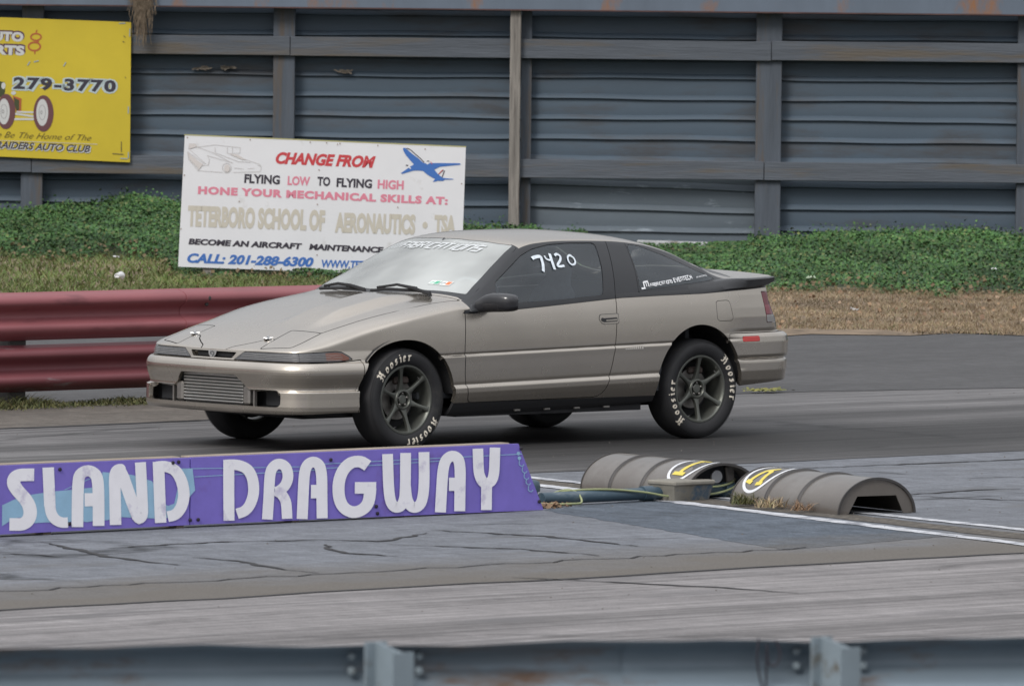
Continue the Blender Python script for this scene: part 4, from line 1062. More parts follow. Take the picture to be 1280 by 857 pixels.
mb.build('steering_wheel', mat('wheel_leather', (.45, .52, .60), .5), car, True)
mb = MB(); mb.box((-1.50, 0, 1.205), (.03, .21, .055), bev=.012); mb.tube([(-1.50, 0, 1.22), (-1.46, 0, 1.262)], .008, 6); mb.build('rear_view_mirror', P_int, car)
mb = MB()     # bare roll hoop behind the seats
mb.tube([(-.62, -.60, .35), (-.62, -.60, .95), (-.62, -.54, 1.15), (-.62, -.46, 1.205), (-.62, 0, 1.225), (-.62, .46, 1.205), (-.62, .54, 1.15), (-.62, .60, .95), (-.62, .60, .35)], .02, 8); mb.build('roll_hoop', P_int, car, True)

# ---- underside and wheel housings
mb = MB(); mb.box((-1.4, 0, .235), (3.2, 1.15, .05)); mb.box((-1.25, 0, .22), (1.55, 1.52, .05)); mb.box((.55, 0, .44), (.5, 1.3, .04))
mb.box((-2.75, 0, .215), (.5, .9, .04)); mb.build('floor_pan', P_dark, car)
mb = MB()
for k in range(4): mb.box((-1.63+k*.25+.08, -.795, .226), (.045, .012, .010))
mb.build('sill_pinch', P_steel, car)
mb = MB(); mb.tube([(-2.0, .15, .20), (-.9, .18, .19), (.1, .2, .24)], .035, 12); mb.build('exhaust', P_steel, car, True)
for (cx, a, b) in ((-2.478, .40, .385), (-.032, .392, .425)):
    for s_ in (-1, 1):
        mb = MB(); n = 28; r0, r1 = [], []
        for k in range(n+1):
            q = math.radians(4 + 172*k/n); x, z = cx + a*math.cos(q), .315 + b*math.sin(q)
            r0.append((x, s_*.80, z)); r1.append((x, s_*.46, z))
        mb.add(r0+r1, [(k, k+1, n+2+k, n+1+k) for k in range(n)] + [tuple(n+1+k for k in range(n+1))])
        mb.build('wheel_housing', P_dark, car, True, 40)

# ---- wheels: slick drag tyres with white blackletter sidewalls on dark six spoke rims
BL = {  # blackletter strokes on a unit em
 'H': [[(.05, .93), (.16, 1.0), (.30, .90), (.24, .55), (.30, .12), (.16, 0)], [(.06, .55), (.30, .60), (.55, .60), (.66, .50), (.64, .22), (.74, .02)], [(.0, .10), (.14, .02)], [(.56, .98), (.60, .62)], [(.48, .86), (.62, 1.0), (.72, .92)]],
 'o': [[(.10, .48), (.28, .62), (.46, .48), (.44, .16), (.27, .0), (.09, .14), (.10, .48)]],
 's': [[(.42, .52), (.26, .62), (.11, .48), (.24, .34), (.40, .20), (.28, .02), (.06, .10)]],
 'i': [[(.08, .52), (.18, .62), (.22, .50), (.20, .12), (.30, .02)], [(.15, .80), (.24, .88)]],
 'e': [[(.12, .28), (.40, .40), (.36, .56), (.22, .62), (.10, .46), (.12, .12), (.26, .0), (.42, .12)]],
 'r': [[(.06, .54), (.16, .62), (.20, .48), (.18, .10), (.28, .0)], [(.22, .48), (.38, .62), (.46, .52)]]}
ADV = {'H': .86, 'o': .58, 's': .54, 'i': .38, 'e': .54, 'r': .50}
def wheel(x, s_, spoke0, words, steer=0.0):
    w_ = empty('wheel', (x, s_*.715, .315)); w_.parent = car; w_.rotation_euler = (0, 0, math.radians(steer))
    o = s_       # +1: outer face towards +Y ; -1: towards -Y
    t = MB(); t.lathe([(.205, o*.070), (.212, o*.083), (.235, o*.098), (.262, o*.104), (.285, o*.1), (.303, o*.086), (.312, o*.066), (.3155, o*.03), (.3155, -o*.03), (.312, -o*.07), (.303, -o*.09), (.28, -o*.10), (.24, -o*.095), (.205, -o*.075)], 72)
    ty = t.build('tyre', P_rub, w_, True, 60)
    g = MB()
    for k in range(2): g.lathe([(.2945+k*.009, o*(.0945-k*.006)), (.2955+k*.009, o*(.0965-k*.006)), (.2965+k*.009, o*(.0935-k*.006))], 72)
    g.build('tyre_bead_line', P_rub, w_, True)
    r = MB()
    r.lathe([(.2155, o*.074), (.2165, o*.082), (.212, o*.087), (.203, o*.087), (.196, o*.080), (.192, o*.060), (.188, o*.02), (.184, -o*.03), (.19, -o*.08), (.205, -o*.085)], 64)
    r.build('rim_barrel', P_rim, w_, True, 40)
    sp = MB()
    for k in range(6):
        q = math.radians(spoke0 + 60*k); c, sn = math.cos(q), math.sin(q); rings = []
        for rr, wd, fy, dp in ((.050, .034, .048, .03), (.072, .019, .053, .028), (.105, .0115, .061, .024), (.15, .0105, .070, .022), (.185, .014, .078, .022), (.200, .024, .081, .02)):
            ring = []
            for aa, dd in ((-1, 0), (-.55, 1), (.55, 1), (1, 0), (.8, -1), (-.8, -1)):
                yl = fy + (.004 if dd > 0 else (0 if dd == 0 else -dp)); tx = aa*wd
                ring.append(((rr*c - tx*sn)*(-s_), o*yl, rr*sn + tx*c))
            rings.append(ring)
        sp.loft(rings)
    sp.lathe([(.062, o*.030), (.066, o*.050), (.060, o*.060), (.052, o*.062), (.047, o*.055), (.045, o*.034), (.0, o*.034)], 36)
    sp.lathe([(.030, o*.034), (.030, o*.050), (.026, o*.054), (.0, o*.055)], 24)
    sp.build('rim', P_rim, w_, True, 38)
    ln = MB()
    for k in range(5):
        q = math.radians(18 + 72*k); cx, cz = .038*math.cos(q), .038*math.sin(q)
        ln.lathe([(.008, o*.034), (.008, o*.052), (.005, o*.055), (0, o*.055)], 6, 'Y', (cx, 0, cz))
    ln.build('lug_nut', P_steel, w_)
    v = MB(); vq = math.radians(spoke0-52); v.tube([(.178*math.cos(vq)*(-s_), o*.06, .178*math.sin(vq)), (.165*math.cos(vq)*(-s_), o*.082, .165*math.sin(vq))], .004, 6); v.build('valve', P_alu, w_)
    bd = MB(); bd.lathe([(.06, o*.0), (.125, o*.0), (.125, -o*.02), (.06, -o*.02)], 40); bd.build('brake_disc', P_steel, w_, True, 40)
    cl = MB()
    for k in range(9):
        pass
    cl.box((.02, o*.004, .115), (.12, .05, .045), None, .012)
    cl.build('brake_caliper', mat('rusty_caliper', (.09, .068, .06), .7, .3, var=.3, scale=20), w_)
    hb = MB(); hb.lathe([(.0, -o*.05), (.18, -o*.05)], 24); hb.build('brake_backplate', P_dark, w_)
    # lettering on the outer sidewall, following the curve of the rubber
    R0, EM = .2400, .054
    prof_r = [.212, .235, .262, .285, .303]; prof_y = [.083, .098, .104, .1, .086]
    def put(u, vv, l, st):      # u: run along the arc, vv: height
        a = math.radians(st) - u/.262; rr = R0 + vv; y = np.interp(rr, prof_r, prof_y) + .0012 + l
        return (rr*math.cos(a)*(-s_), o*y, rr*math.sin(a))
    for st in words:
        a = Art(.00004); u = 0.0
        for ch in 'Hoosier':
            for stq in BL[ch]:
                pts = [(u + p[0]*EM, p[1]*EM) for p in stq]
                dense = [pts[0]]
                for p, q2 in zip(pts[:-1], pts[1:]): dense += [(p[0]+(q2[0]-p[0])*k/3, p[1]+(q2[1]-p[1])*k/3) for k in (1, 2, 3)]
                a.nib(dense, .0135, 38, .42)
            u += ADV[ch]*EM*1.42
        a.build('tyre_lettering', P_white, lambda uu, vv, l, st=st: put(uu, vv, l, st), w_, 0)
    return w_
# local x runs to the tail, so on the near side angles are counted from the nose side: handled by the mirrored cosine
wheel(-2.467, -1, 101-0, (151, -28), 1.5); wheel(0, -1, 90, (48, 231))
wheel(-2.467, 1, 75, (30, 210), 1.5); wheel(0, 1, 100, (-20, 160))

# ---- writing on the glass
def seg(letter):      # squared-off racing lettering on a 1 x 1 cell
    return {'F': [[(0, 0), (0, 1), (.9, 1)], [(0, .5), (.75, .5)]], 'A': [[(0, 0), (0, 1), (.85, 1), (.85, 0)], [(0, .45), (.85, .45)]],
            'B': [[(0, 0), (0, 1), (.75, 1), (.75, .52), (.85, .5), (.85, 0), (0, 0)], [(0, .5), (.8, .5)]], 'R': [[(0, 0), (0, 1), (.85, 1), (.85, .5), (0, .5)], [(.45, .5), (.85, 0)]],
            'I': [[(.2, 0), (.2, 1)]], 'C': [[(.85, 1), (0, 1), (0, 0), (.85, 0)]], 'T': [[(0, 1), (.9, 1)], [(.45, 1), (.45, 0)]],
            'O': [[(0, 0), (0, 1), (.85, 1), (.85, 0), (0, 0)]], 'N': [[(0, 0), (0, 1), (.85, 1), (.85, 0)]], 'S': [[(.85, 1), (0, 1), (0, .5), (.85, .5), (.85, 0), (0, 0)]],
            'J': [[(.2, 1), (.8, 1), (.8, 0), (0, 0), (0, .3)]], 'M': [[(0, 0), (0, 1), (.9, 1), (.9, 0)], [(.45, 1), (.45, .1)]],
            'E': [[(.85, 1), (0, 1), (0, 0), (.85, 0)], [(0, .5), (.7, .5)]], 'V': [[(0, 1), (.4, 0), (.85, 1)]], 'H': [[(0, 0), (0, 1)], [(.85, 0), (.85, 1)], [(0, .5), (.85, .5)]], ' ': []}[letter]
def seg_text(a, body, x, y, cw, h, wd, slant=.2):
    for ch in body:
        for st in seg(ch): 
            pts = [(x + p[0]*cw*.80 + p[1]*h*slant, y + p[1]*h) for p in st]; d2 = [pts[0]]
            for p, q in zip(pts[:-1], pts[1:]): d2 += [(p[0]+(q[0]-p[0])*k/3, p[1]+(q[1]-p[1])*k/3) for k in (1, 2, 3)]
            a.ribbon(d2, wd)
        x += cw*(.5 if ch == 'I' else 1)
    return x
# banner across the top of the windscreen; u runs from the far side (left as seen) to the near side, v up the glass
def on_ws(u, v, l):
    y = -u; xt = np.interp(abs(y), [0, .22, .42, .52], [-1.468, -1.455, -1.402, -1.36]); x = xt - .020 - (.13-v)*.88
    p = on_top(x, y); return (p[0]-l*.5, p[1], p[2]+l)
a = Art(.0001)
for k in range(3): a.ribbon([(-.475+k*.045, .0), (-.43+k*.045, .085)], .012)
seg_text(a, 'FABRICATIONS', -.33, .012, .067, .078, .0155, .22)
a.text('Custom & Design', .13, .106, .022, .26, 0, .15)
a.build('windscreen_banner', mat('banner_grey_white', (.60, .62, .63), .6), on_ws, wsob, .003, sub=1)
def st_(u0, v0, m, cols):
    a = Art(.0002); 
    a.poly([(u0, v0), (u0+.070, v0), (u0+.070, v0+.05), (u0, v0+.05)]); a.mi = 1; a.poly([(u0+.036, v0+.006), (u0+.064, v0+.006), (u0+.064, v0+.044), (u0+.036, v0+.044)])
    a.mi = 2; a.ribbon([(u0+.008, v0+.016), (u0+.028, v0+.032)], .010); return a.build('inspection_sticker', cols, on_ws, wsob, .003)
S_w = mat('sticker_white', (.72, .76, .74), .6); S_g = mat('sticker_green', (.10, .42, .26), .6); S_o = mat('sticker_orange', (.75, .20, .08), .6); S_b = mat('sticker_grey', (.2, .22, .25), .6)
st_(.385, -.445, None, [S_w, S_g, S_g]); st_(.462, -.450, None, [S_w, S_o, S_b])
# race number in shoe polish on the driver's window
def on_win(u, v, l): return on_flank(u, v, -1, l)
a = Art(.0001)
def poly_pen(pts, w=.016):
    a.ribbon(smooth(pts, 5), w)
poly_pen([(-1.294, 1.152), (-1.270, 1.160), (-1.222, 1.163), (-1.226, 1.140), (-1.234, 1.115), (-1.258, 1.074)], .019)
poly_pen([(-1.186, 1.168), (-1.184, 1.150), (-1.168, 1.142), (-1.150, 1.143)], .011); poly_pen([(-1.135, 1.180), (-1.146, 1.145), (-1.156, 1.10), (-1.158, 1.084)], .019)
poly_pen([(-1.103, 1.168), (-1.080, 1.176), (-1.062, 1.163), (-1.078, 1.140), (-1.113, 1.116), (-1.120, 1.104), (-1.098, 1.102), (-1.066, 1.106)], .014)
poly_pen([(-.977, 1.166), (-.958, 1.150), (-.966, 1.122), (-.998, 1.110), (-1.014, 1.128), (-1.006, 1.155), (-.980, 1.168), (-.966, 1.162)], .011)
a.build('race_number', P_chalk, on_win, doors[-1], .003)
# decals along the foot of the quarter glass
a = Art(.0001); tl = lambda u: .952 + (u+.50)*.100
def dz(u, v, l): return on_flank(u, tl(u)+v, -1, l)
a.ribbon([(-.500, .004), (-.470, .004), (-.466, .040)], .011); a.ribbon([(-.466, .039), (-.428, .040), (-.430, .008)], .010); a.ribbon([(-.447, .038), (-.449, .010)], .008)
seg_text(a, 'FABRICATIONS', -.415, .006, .0185, .017, .0045, .1)
seg_text(a, 'EVENTECH', -.200, .006, .0225, .022, .0055, .1)
a.text('JM RACING', .013, .004, .009, .115, 0, .1)
a.build('quarter_glass_decal', P_decal, dz, car, .003)
# ---------------------------------------------------------------- low purple board between the lanes
M_purple = mat('purple_paint', (.200, .155, .55), .55, var=.10, scale=6, dark=(.18, .125, .44), dscale=4, damt=.12)
M_ltblue = mat('pale_blue_paint', (.30, .50, .68), .6, var=.1, scale=12)
M_letw = mat('white_sign_paint', (.90, .885, .93), .6, var=.05, scale=9, dark=(.62, .58, .72), dscale=5, damt=.10)
M_ply = mat('weathered_plywood', (.30, .25, .20), .9, var=.25, scale=14, stretch=(.2, 1, 1))
M_bolt = mat('dark_bolt', (.035, .03, .04), .5, .5)
SY = -5.33
def sx_(px): return -9.22 + .005274*px + 4.92e-7*px*px
def sz_(px, py): yb = 672-.0517*px; yt = 580-.0369*px; return .018 + .357*(yb-py)/(yb-yt)
def on_sign(u, v, l): return (sx_(u), SY - .021 - l, sz_(u, -v))
board = empty('dragway_board', (-7.5, SY, 0)); tag(board, 'long low purple board lettered SLAND DRAGWAY standing on the median in front of the coupe', 'sign')
def par(o, p): o.parent = p; o.matrix_parent_inverse = p.matrix_world.inverted(); return o
bpy.context.view_layer.update()
mb = MB(); mb.prism([(-9.95, .016), (-7.955, .018), (-7.955, .375), (-9.95, .375)], SY-.02, SY+.0); b1 = mb.build('board_panel', M_purple)
mb = MB(); mb.prism([(-7.945, .018), (-5.425, .006), (-5.615, .375), (-7.945, .375)], SY-.0185, SY+.0015); b2 = mb.build('board_panel', M_purple)
mb = MB()
for x0, x1 in ((-9.9, -8.0), (-7.94, -5.66)): mb.box(((x0+x1)/2, SY+.04, .362), (x1-x0, .075, .038), bev=.004); mb.box(((x0+x1)/2, SY+.04, .035), (x1-x0, .075, .038), bev=.004)
for x in (-9.8, -8.9, -8.0, -7.2, -6.4, -5.66): mb.box((x, SY+.04, .2), (.04, .07, .30)); mb.box((x, SY+.25, .02), (.05, .5, .038))
b3 = mb.build('board_frame', M_ply)
for o in (b1, b2, b3): o.location -= Vector((-7.5, SY, 0)); o.parent = board
def z6(pts): return [(x/3.2, -(530+y/3.2)) for x, y in pts]
def z7(pts): return [(380+x/3.2, -(530+y/3.2)) for x, y in pts]
a = Art(.00015)
a.poly(z6([(0, 330), (60, 300), (120, 285), (200, 272), (280, 265), (400, 252), (402, 190), (460, 196), (520, 203), (600, 230), (625, 275), (640, 318), (665, 335), (690, 325), (705, 250), (715, 180), (762, 178), (773, 270), (755, 292), (720, 345), (690, 385), (620, 388), (540, 385), (480, 382), (420, 395), (370, 398), (340, 403), (300, 395), (250, 408), (180, 404), (130, 407), (100, 380), (60, 384), (40, 392), (0, 420)]))
for p, q in (((715, 179), (1280, 172)), ((770, 213), (1280, 185)), ((250, 265), (400, 196))): a.ribbon(z6([p, q]), .9)
for p, q in (((0, 165), (860, 125)), ((80, 180), (560, 150))): a.ribbon(z7([p, q]), .9)
for x, y in ((845, 123), (849, 142)): a.disc(380+x/3.2, -(530+y/3.2), 2.1, 2.4)
for x, y in ((856, 165), (868, 192), (876, 218), (884, 240), (893, 268)): a.ribbon(smooth(z7([(x-6, y-14), (x-7, y+2), (x+4, y+10), (x+12, y+2)])), 1.0)
o = a.build('pale_blue_artwork', M_ltblue, on_sign, None, .0008); o.location -= Vector((-7.5, SY, 0)); o.parent = board
a = Art(.00012); a.key('lettering')
R_ = lambda pts, w, z=z6: a.ribbon(smooth(z(pts)), w/3.2)
St = lambda pts, w, z=z6: a.ribbon(z(pts), w/3.2)
R_([(127, 200), (98, 200), (66, 202), (48, 216), (46, 240), (62, 268), (92, 304), (108, 335), (112, 368), (102, 396), (80, 411), (52, 412), (29, 412)], 54)
St([(183, 169), (187, 250), (191, 335)], 46); R_([(190, 320), (196, 362), (212, 390), (238, 404), (264, 404)], 44)
R_([(302, 424), (302, 330), (304, 240), (312, 200), (342, 184), (372, 200), (383, 240), (386, 330), (387, 419)], 47); St([(330, 308), (386, 307)], 56)
R_([(455, 415), (452, 300), (450, 215), (458, 185), (474, 178)], 46); St([(468, 178), (485, 215), (520, 318), (545, 385)], 48); R_([(538, 372), (550, 388), (562, 368), (560, 300), (556, 220), (552, 150)], 44); a.disc(*z6([(473, 178)])[0], 6.5, 7); a.disc(*z6([(551, 386)])[0], 7.5, 7)
St([(624, 148), (629, 270), (635, 406)], 46); R_([(612, 171), (650, 168), (690, 185), (716, 228), (727, 285), (717, 338), (694, 370), (663, 380)], 46)
a.key('lettering')
St([(905, 142), (906, 270), (908, 397)], 44); R_([(890, 163), (940, 164), (980, 183), (1001, 225), (1005, 280), (992, 328), (970, 356), (940, 368)], 44)
R_([(1061, 392), (1066, 300), (1070, 210), (1082, 174), (1106, 160), (1132, 174), (1142, 212), (1132, 248), (1108, 272), (1092, 277)], 43); R_([(1092, 272), (1116, 286), (1133, 315), (1138, 350), (1140, 389)], 42)
R_([(-16, 390), (-13, 300), (-9, 210), (2, 168), (26, 153), (50, 168), (60, 212), (62, 300), (64, 387)], 44, z7); St([(18, 276), (62, 276)], 56, z7)
R_([(244, 170), (214, 153), (176, 158), (145, 190), (129, 240), (131, 300), (150, 342), (186, 361), (224, 350), (248, 318), (255, 262)], 48, z7); St([(193, 261), (278, 261)], 48, z7)
R_([(322, 122), (325, 200), (329, 270), (337, 318), (353, 340), (374, 338), (389, 312), (394, 260), (394, 118)], 43, z7); R_([(395, 255), (401, 305), (416, 335), (436, 342), (456, 325), (466, 285), (469, 220), (467, 115)], 43, z7)
R_([(535, 362), (539, 270), (544, 190), (556, 148), (580, 132), (604, 146), (612, 190), (612, 270), (612, 357)], 44, z7); St([(568, 247), (612, 247)], 54, z7)
R_([(682, 102), (684, 160), (688, 204), (702, 236), (720, 243), (738, 232), (747, 200), (749, 150), (750, 98)], 42, z7); St([(718, 240), (718, 352)], 43, z7)
for o in a.build('lettering', M_letw, on_sign, None, .0022): o.location -= Vector((-7.5, SY, 0)); o.parent = board
for z, x, y in ((z6, 230, 178), (z6, 705, 150), (z6, 753, 395), (z6, 785, 393), (z6, 270, 410), (z6, 682, 153), (z7, 97, 145), (z7, 285, 367), (z7, 855, 103), (z7, 930, 318), (z7, 280, 338)):
    p = z([(x, y)])[0]; q = on_sign(p[0], p[1], 0)
    mb = MB(); mb.lathe([(0, -.007), (.006, -.007), (.010, -.004), (.010, .002)], 10, 'Y', (q[0]+7.5, q[1]-SY-.003, q[2])); mb.build('bolt', M_bolt, board)

# ---------------------------------------------------------------- half-barrel covers over the timing beams
M_cover = mat('weathered_grey_steel', (.150, .134, .120), .32, .3, coat=.5, var=.16, scale=3.5, dark=(.19, .175, .16), dscale=2.2, damt=.2)
M_ridge = mat('worn_ridge', (.06, .056, .055), .5, .2, var=.2, scale=10)
M_inside = mat('cover_inside', (.025, .026, .03), .9)
M_yel = mat('yellow_vinyl', (.72, .58, .10), .5); M_wht = mat('white_vinyl', (.72, .73, .76), .5); M_char = mat('charcoal_vinyl', (.075, .072, .072), .55)
def cover(name, base, L_, label, kind):
    ax = math.atan2(-.986, -.165); t = empty(name, (base[0], base[1], .005), ax); tag(t, label, 'timing cover', 'half barrel covers over the timing lines')
    W, Hh = .256, .196      # local x along the axis, local y across, z up
    def P(x, th, r=0): return (x, (W+r)*math.cos(th), (Hh+r)*math.sin(th))
    n = 40; mb = MB(); rings = []
    ts = [math.pi*k/n for k in range(n+1)]
    for x in np.linspace(0, L_, 9):
        rings.append([P(x, q) for q in ts] + [P(x, q, -.006) for q in ts[::-1]])
    mb.loft(rings); mb.build('shell', M_cover, t, True, 40)
    for x in ((.30, .62) if kind == 'far' else (.34, .66)):
        mb = MB(); mb.loft([[P(x-.014, q, .0006) for q in ts], [P(x-.008, q, .010) for q in ts], [P(x+.004, q, .011) for q in ts], [P(x+.013, q, .0006) for q in ts]], False, False); mb.build('ridge', M_ridge, t, True, 50)
    for x in (.0, L_):
        mb = MB(); mb.loft([[P(x-.004, q, .004) for q in ts], [P(x+.004, q, .004) for q in ts], [P(x+.004, q, -.010) for q in ts], [P(x-.004, q, -.010) for q in ts], [P(x-.004, q, .004) for q in ts]], False, False); mb.build('rim', M_ridge, t, True, 40)
    # end plates
    def plate(x, hole, m):
        m_ = MB(); outer = [P(x, q, -.008)[1:] for q in ts]
        if hole:
            inn = [(.185, 0), (.135, .098), (-.125, .098), (-.185, 0)]
            pts = outer + inn[::-1]
        else: pts = outer
        m_.prism(pts, x-.004, x+.004, lambda a, d, b: (d, a, b)); return m_.build('end_plate', m, t)
    # number disc lying over the curved shell: x along the axis, s = arc position
    def D(u, v, l):
        th = math.radians(DTH) + v/.245; return P(DX+u, th, .0012+l)
    if kind == 'near':
        DX, DTH = .155, 118
        plate(L_-.012, True, M_cover); plate(.05, False, M_inside)
    else:
        DX, DTH = L_-.17, 112
        plate(.04, False, M_inside); plate(L_-.14, False, M_inside)
    DTHv = -1
    def D(u, v, l):
        th = math.radians(360-DTH-0) - v/.245 if False else math.radians(180-DTH) - v/.245
        return P(DX+u, math.pi-th if True else th, .0012+l)
    a = Art(.0003)
    a.poly(arc(0, 0, .115, .165, 0, 350, 35)); a.mi = 1
    ring = arc(0, 0, .122, .172, 0, 350, 35); a.ribbon([p for p in ring], .022, True); a.mi = 2
    def pen(pts, w):
        d = [pts[0]]
        for p, q in zip(pts[:-1], pts[1:]): d += [(p[0]+(q[0]-p[0])*k/5, p[1]+(q[1]-p[1])*k/5) for k in range(1, 6)]
        a.ribbon(d, w)
    if kind == 'near':
        pen([(-.055, .095), (-.030, -.02), (.035, -.075)], .030); pen([(.05, .10), (.030, -.01), (-.02, -.05)], .030); pen([(-.085, .09), (-.025, .105)], .028); pen([(.02, .11), (.075, .10)], .028)
    else:
        pen([(0, .105), (0, -.085)], .036); pen([(-.055, -.085), (.055, -.085)], .030); pen([(-.055, .105), (.055, .105)], .030)
    a.build('number_disc', [M_char, M_wht, M_yel], D, t, .001, sub=1)
    if kind == 'far':      # reflector and bracket inside the open end
        mb = MB(); mb.lathe([(.0, .012), (.036, .012), (.036, 0), (0, 0)], 24, 'X', (L_-.135, -.02+.06, .115)); mb.build('reflector', M_wht, t)
        mb = MB(); mb.box((L_-.118, .125, .105), (.02, .055, .14), Matrix.Rotation(.12, 3, 'X'), .006); mb.build('bracket', M_cover, t)
    return t
cover('timing_cover', (-3.74, -4.12), 1.08, 'half barrel timing cover behind the concrete box, open end showing a white disc', 'far')
cover('timing_cover', (-3.90, -5.54), 1.06, 'half barrel timing cover with trapezoid end opening and weeds along its foot', 'near')

# ---------------------------------------------------------------- conduit, box, cap, cable, weeds
M_pipe = mat('blue_grey_pipe', (.050, .085, .115), .45, var=.2, scale=6, stretch=(.3, 1, 1), dark=(.16, .19, .21), dscale=6, damt=.25)
mb = MB(); mb.tube([(-5.22, -5.10, .045), (-4.6, -5.10, .046), (-3.95, -5.085, .047), (-3.62, -5.07, .047)], .034, 16)
for x in (-4.42, -3.80): mb.tube([(x-.04, -5.095, .0465), (x+.04, -5.093, .0465)], .042, 16)
o = mb.build('conduit_pipe', M_pipe, None, True, 50); tag(o, 'dark blue conduit pipe lying along the end of the two timing covers', 'pipe')
t = empty('pipe_stub', (-5.24, -5.02, .012)); tag(t, 'squat dark blue pipe stub with a rounded cap beside the purple board', 'pipe stub')
mb = MB(); mb.lathe([(.050, .0), (.050, .075), (.046, .082)], 24, 'Z'); mb.build('stub', M_pipe, t, True, 40)
mb = MB(); mb.lathe([(.062, .070), (.064, .10), (.058, .124), (.040, .134), (0, .137)], 24, 'Z'); mb.build('cap', M_pipe, t, True, 50)
t = empty('junction_box', (-4.18, -5.12, .006), math.radians(2)); tag(t, 'weathered grey junction box with an overhanging lid standing on the conduit', 'junction box')
mb = MB(); mb.loft([[(-.135, -.085, 0), (.135, -.085, 0), (.135, .085, 0), (-.135, .085, 0)], [(-.155, -.10, .085), (.155, -.10, .085), (.155, .10, .085), (-.155, .10, .085)]])
mb.build('box', mat('box_grey', (.19, .18, .155), .8, var=.2, scale=14, dark=(.06, .10, .15), dscale=6, damt=.35), t)
mb = MB(); mb.box((0, 0, .098), (.325, .225, .026), bev=.007); mb.build('lid', mat('lid_grey', (.23, .215, .185), .8, var=.15, scale=12), t)
t = empty('sensor_block', (-3.50, -5.03, .012)); tag(t, 'small cream and brown sensor block between the two timing covers', 'sensor')
mb = MB(); mb.box((.0, .04, .045), (.30, .10, .09), bev=.008); mb.build('block', mat('block_brown', (.16, .12, .09), .8, var=.2, scale=10), t)
mb = MB(); mb.box((-.02, -.022, .085), (.16, .03, .04), bev=.005); mb.build('terminal', mat('cream_plastic', (.55, .50, .42), .6), t)
mb = MB(); mb.box((.02, .04, .103), (.36, .13, .018), bev=.004); mb.build('cover_plate', mat('plate_brown', (.26, .20, .16), .8), t)
M_cable = mat('yellow_green_cable', (.30, .33, .17), .55, var=.15, scale=6)
def cab(pts): return smooth(pts, 6)
mb = MB()
mb.tube(cab([(-5.33, -5.08, .03), (-5.22, -5.17, .020), (-5.08, -5.20, .018), (-4.98, -5.17, .022), (-4.96, -5.11, .070), (-5.02, -5.07, .085), (-5.2, -5.08, .05)]), .0062, 8)
mb.tube(cab([(-5.2, -5.04, .05), (-5.0, -5.08, .080), (-4.75, -5.12, .082), (-4.5, -5.145, .060), (-4.3, -5.165, .030), (-4.05, -5.165, .028), (-3.85, -5.14, .045), (-3.72, -5.11, .085), (-3.66, -5.06, .105), (-3.72, -5.0, .11)]), .0062, 8)
mb.tube(cab([(-4.28, -5.10, .10), (-4.15, -5.13, .085), (-3.95, -5.14, .070), (-3.80, -5.12, .085), (-3.70, -5.05, .11), (-3.68, -4.98, .11)]), .006, 8)
o = mb.build('cable', M_cable, None, True); tag(o, 'yellow green cable looped over the blue conduit pipe', 'cable')
def tuft(c, n, h, m, label, name='weed_tuft'):
    P = np.array(c) + np.stack([rng.normal(0, .05, n), rng.normal(0, .03, n), np.zeros(n)], 1)
    o = blades(name, P, rng.uniform(h*.4, h, n), .008, m, 1.0); tag(o, label, 'weed', 'weeds at the foot of the timing cover')
tuft((-4.27, -5.72, .016), 90, .085, L_weed, 'green weed tuft at the foot of the timing cover, nearest the conduit')
tuft((-4.31, -5.98, .016), 80, .075, L_dry, 'straw coloured weed tuft beside the ridge of the timing cover')
tuft((-4.35, -6.28, .016), 60, .075, L_dead, 'rusty brown weed tuft nearest the open end of the timing cover')
n = 160; P = np.stack([rng.normal(-5.28, .08, n), rng.normal(-5.17, .04, n), np.full(n, .014)], 1)
o = leaves('leaf_litter', P, rng.uniform(.02, .05, n), L_dead, .5); tag(o, 'small drift of dry brown leaves under the end of the purple board', 'leaves', kind='stuff')

# ---------------------------------------------------------------- red guardrail beyond the strip
def chip_mat(name, base, chip, damt, rough=.5, stain=None):
    return mat(name, base, rough, .1, var=.16, scale=3.5, stretch=(.35, 1, 1.6), dark=chip, dscale=4.5, damt=damt)
M_redr = chip_mat('faded_red_paint', (.27, .088, .098), (.19, .062, .07), .12)
M_redchip = chip_mat('chipped_red_paint', (.20, .062, .072), (.30, .28, .29), .14)
M_post = mat('dark_post', (.05, .047, .045), .8, var=.2)
def wprofile(z1, z0, out):     # double hump, top to bottom
    h = z1-z0; pr = [(0, .02), (.03, 0), (.06, -.035), (.12, -.068), (.20, -.078), (.27, -.068), (.36, -.02), (.43, .0), (.52, .0), (.58, -.02), (.67, -.068), (.75, -.078), (.83, -.068), (.91, -.035), (.96, 0), (1, .02)]
    return [(out*y, z1-t*h) for t, y in pr]
def beam(name, m, x0, x1, z1, z0, y, out, parent, dy=0.0, curve=0.0):
    pr = smooth(wprofile(z1, z0, out), 3); mb = MB(); rings = []
    for x in np.linspace(x0, x1, 14):
        rings.append([(x, y+dy+p[0], p[1]) for p in pr] + [(x, y+dy+p[0]+.004, p[1]) for p in pr[::-1]])
    mb.loft(rings); return mb.build(name, m, parent, True, 50)
gr = empty('guardrail', (-3, 4.24, 0)); tag(gr, 'weathered red double rail guardrail behind the nose of the coupe', 'guardrail')
def at(o, e): o.location -= e.location; o.parent = e; return o
at(beam('rail', M_redr, -12, -.02, .765, .445, 4.2, 1, None), gr); at(beam('rail', M_redr, -.14, 1.7, .765, .445, 4.2, 1, None, -.005), gr)
at(beam('rail', M_redchip, -12, 1.7, .415, .105, 4.2, 1, None), gr)
for x in (-11, -9.1, -7.2, -5.3, -3.4, -1.5, .4):
    mb = MB(); mb.box((x, 4.29, .36), (.15, .12, .72), bev=.01); at(mb.build('post', M_post), gr)
mb = MB()
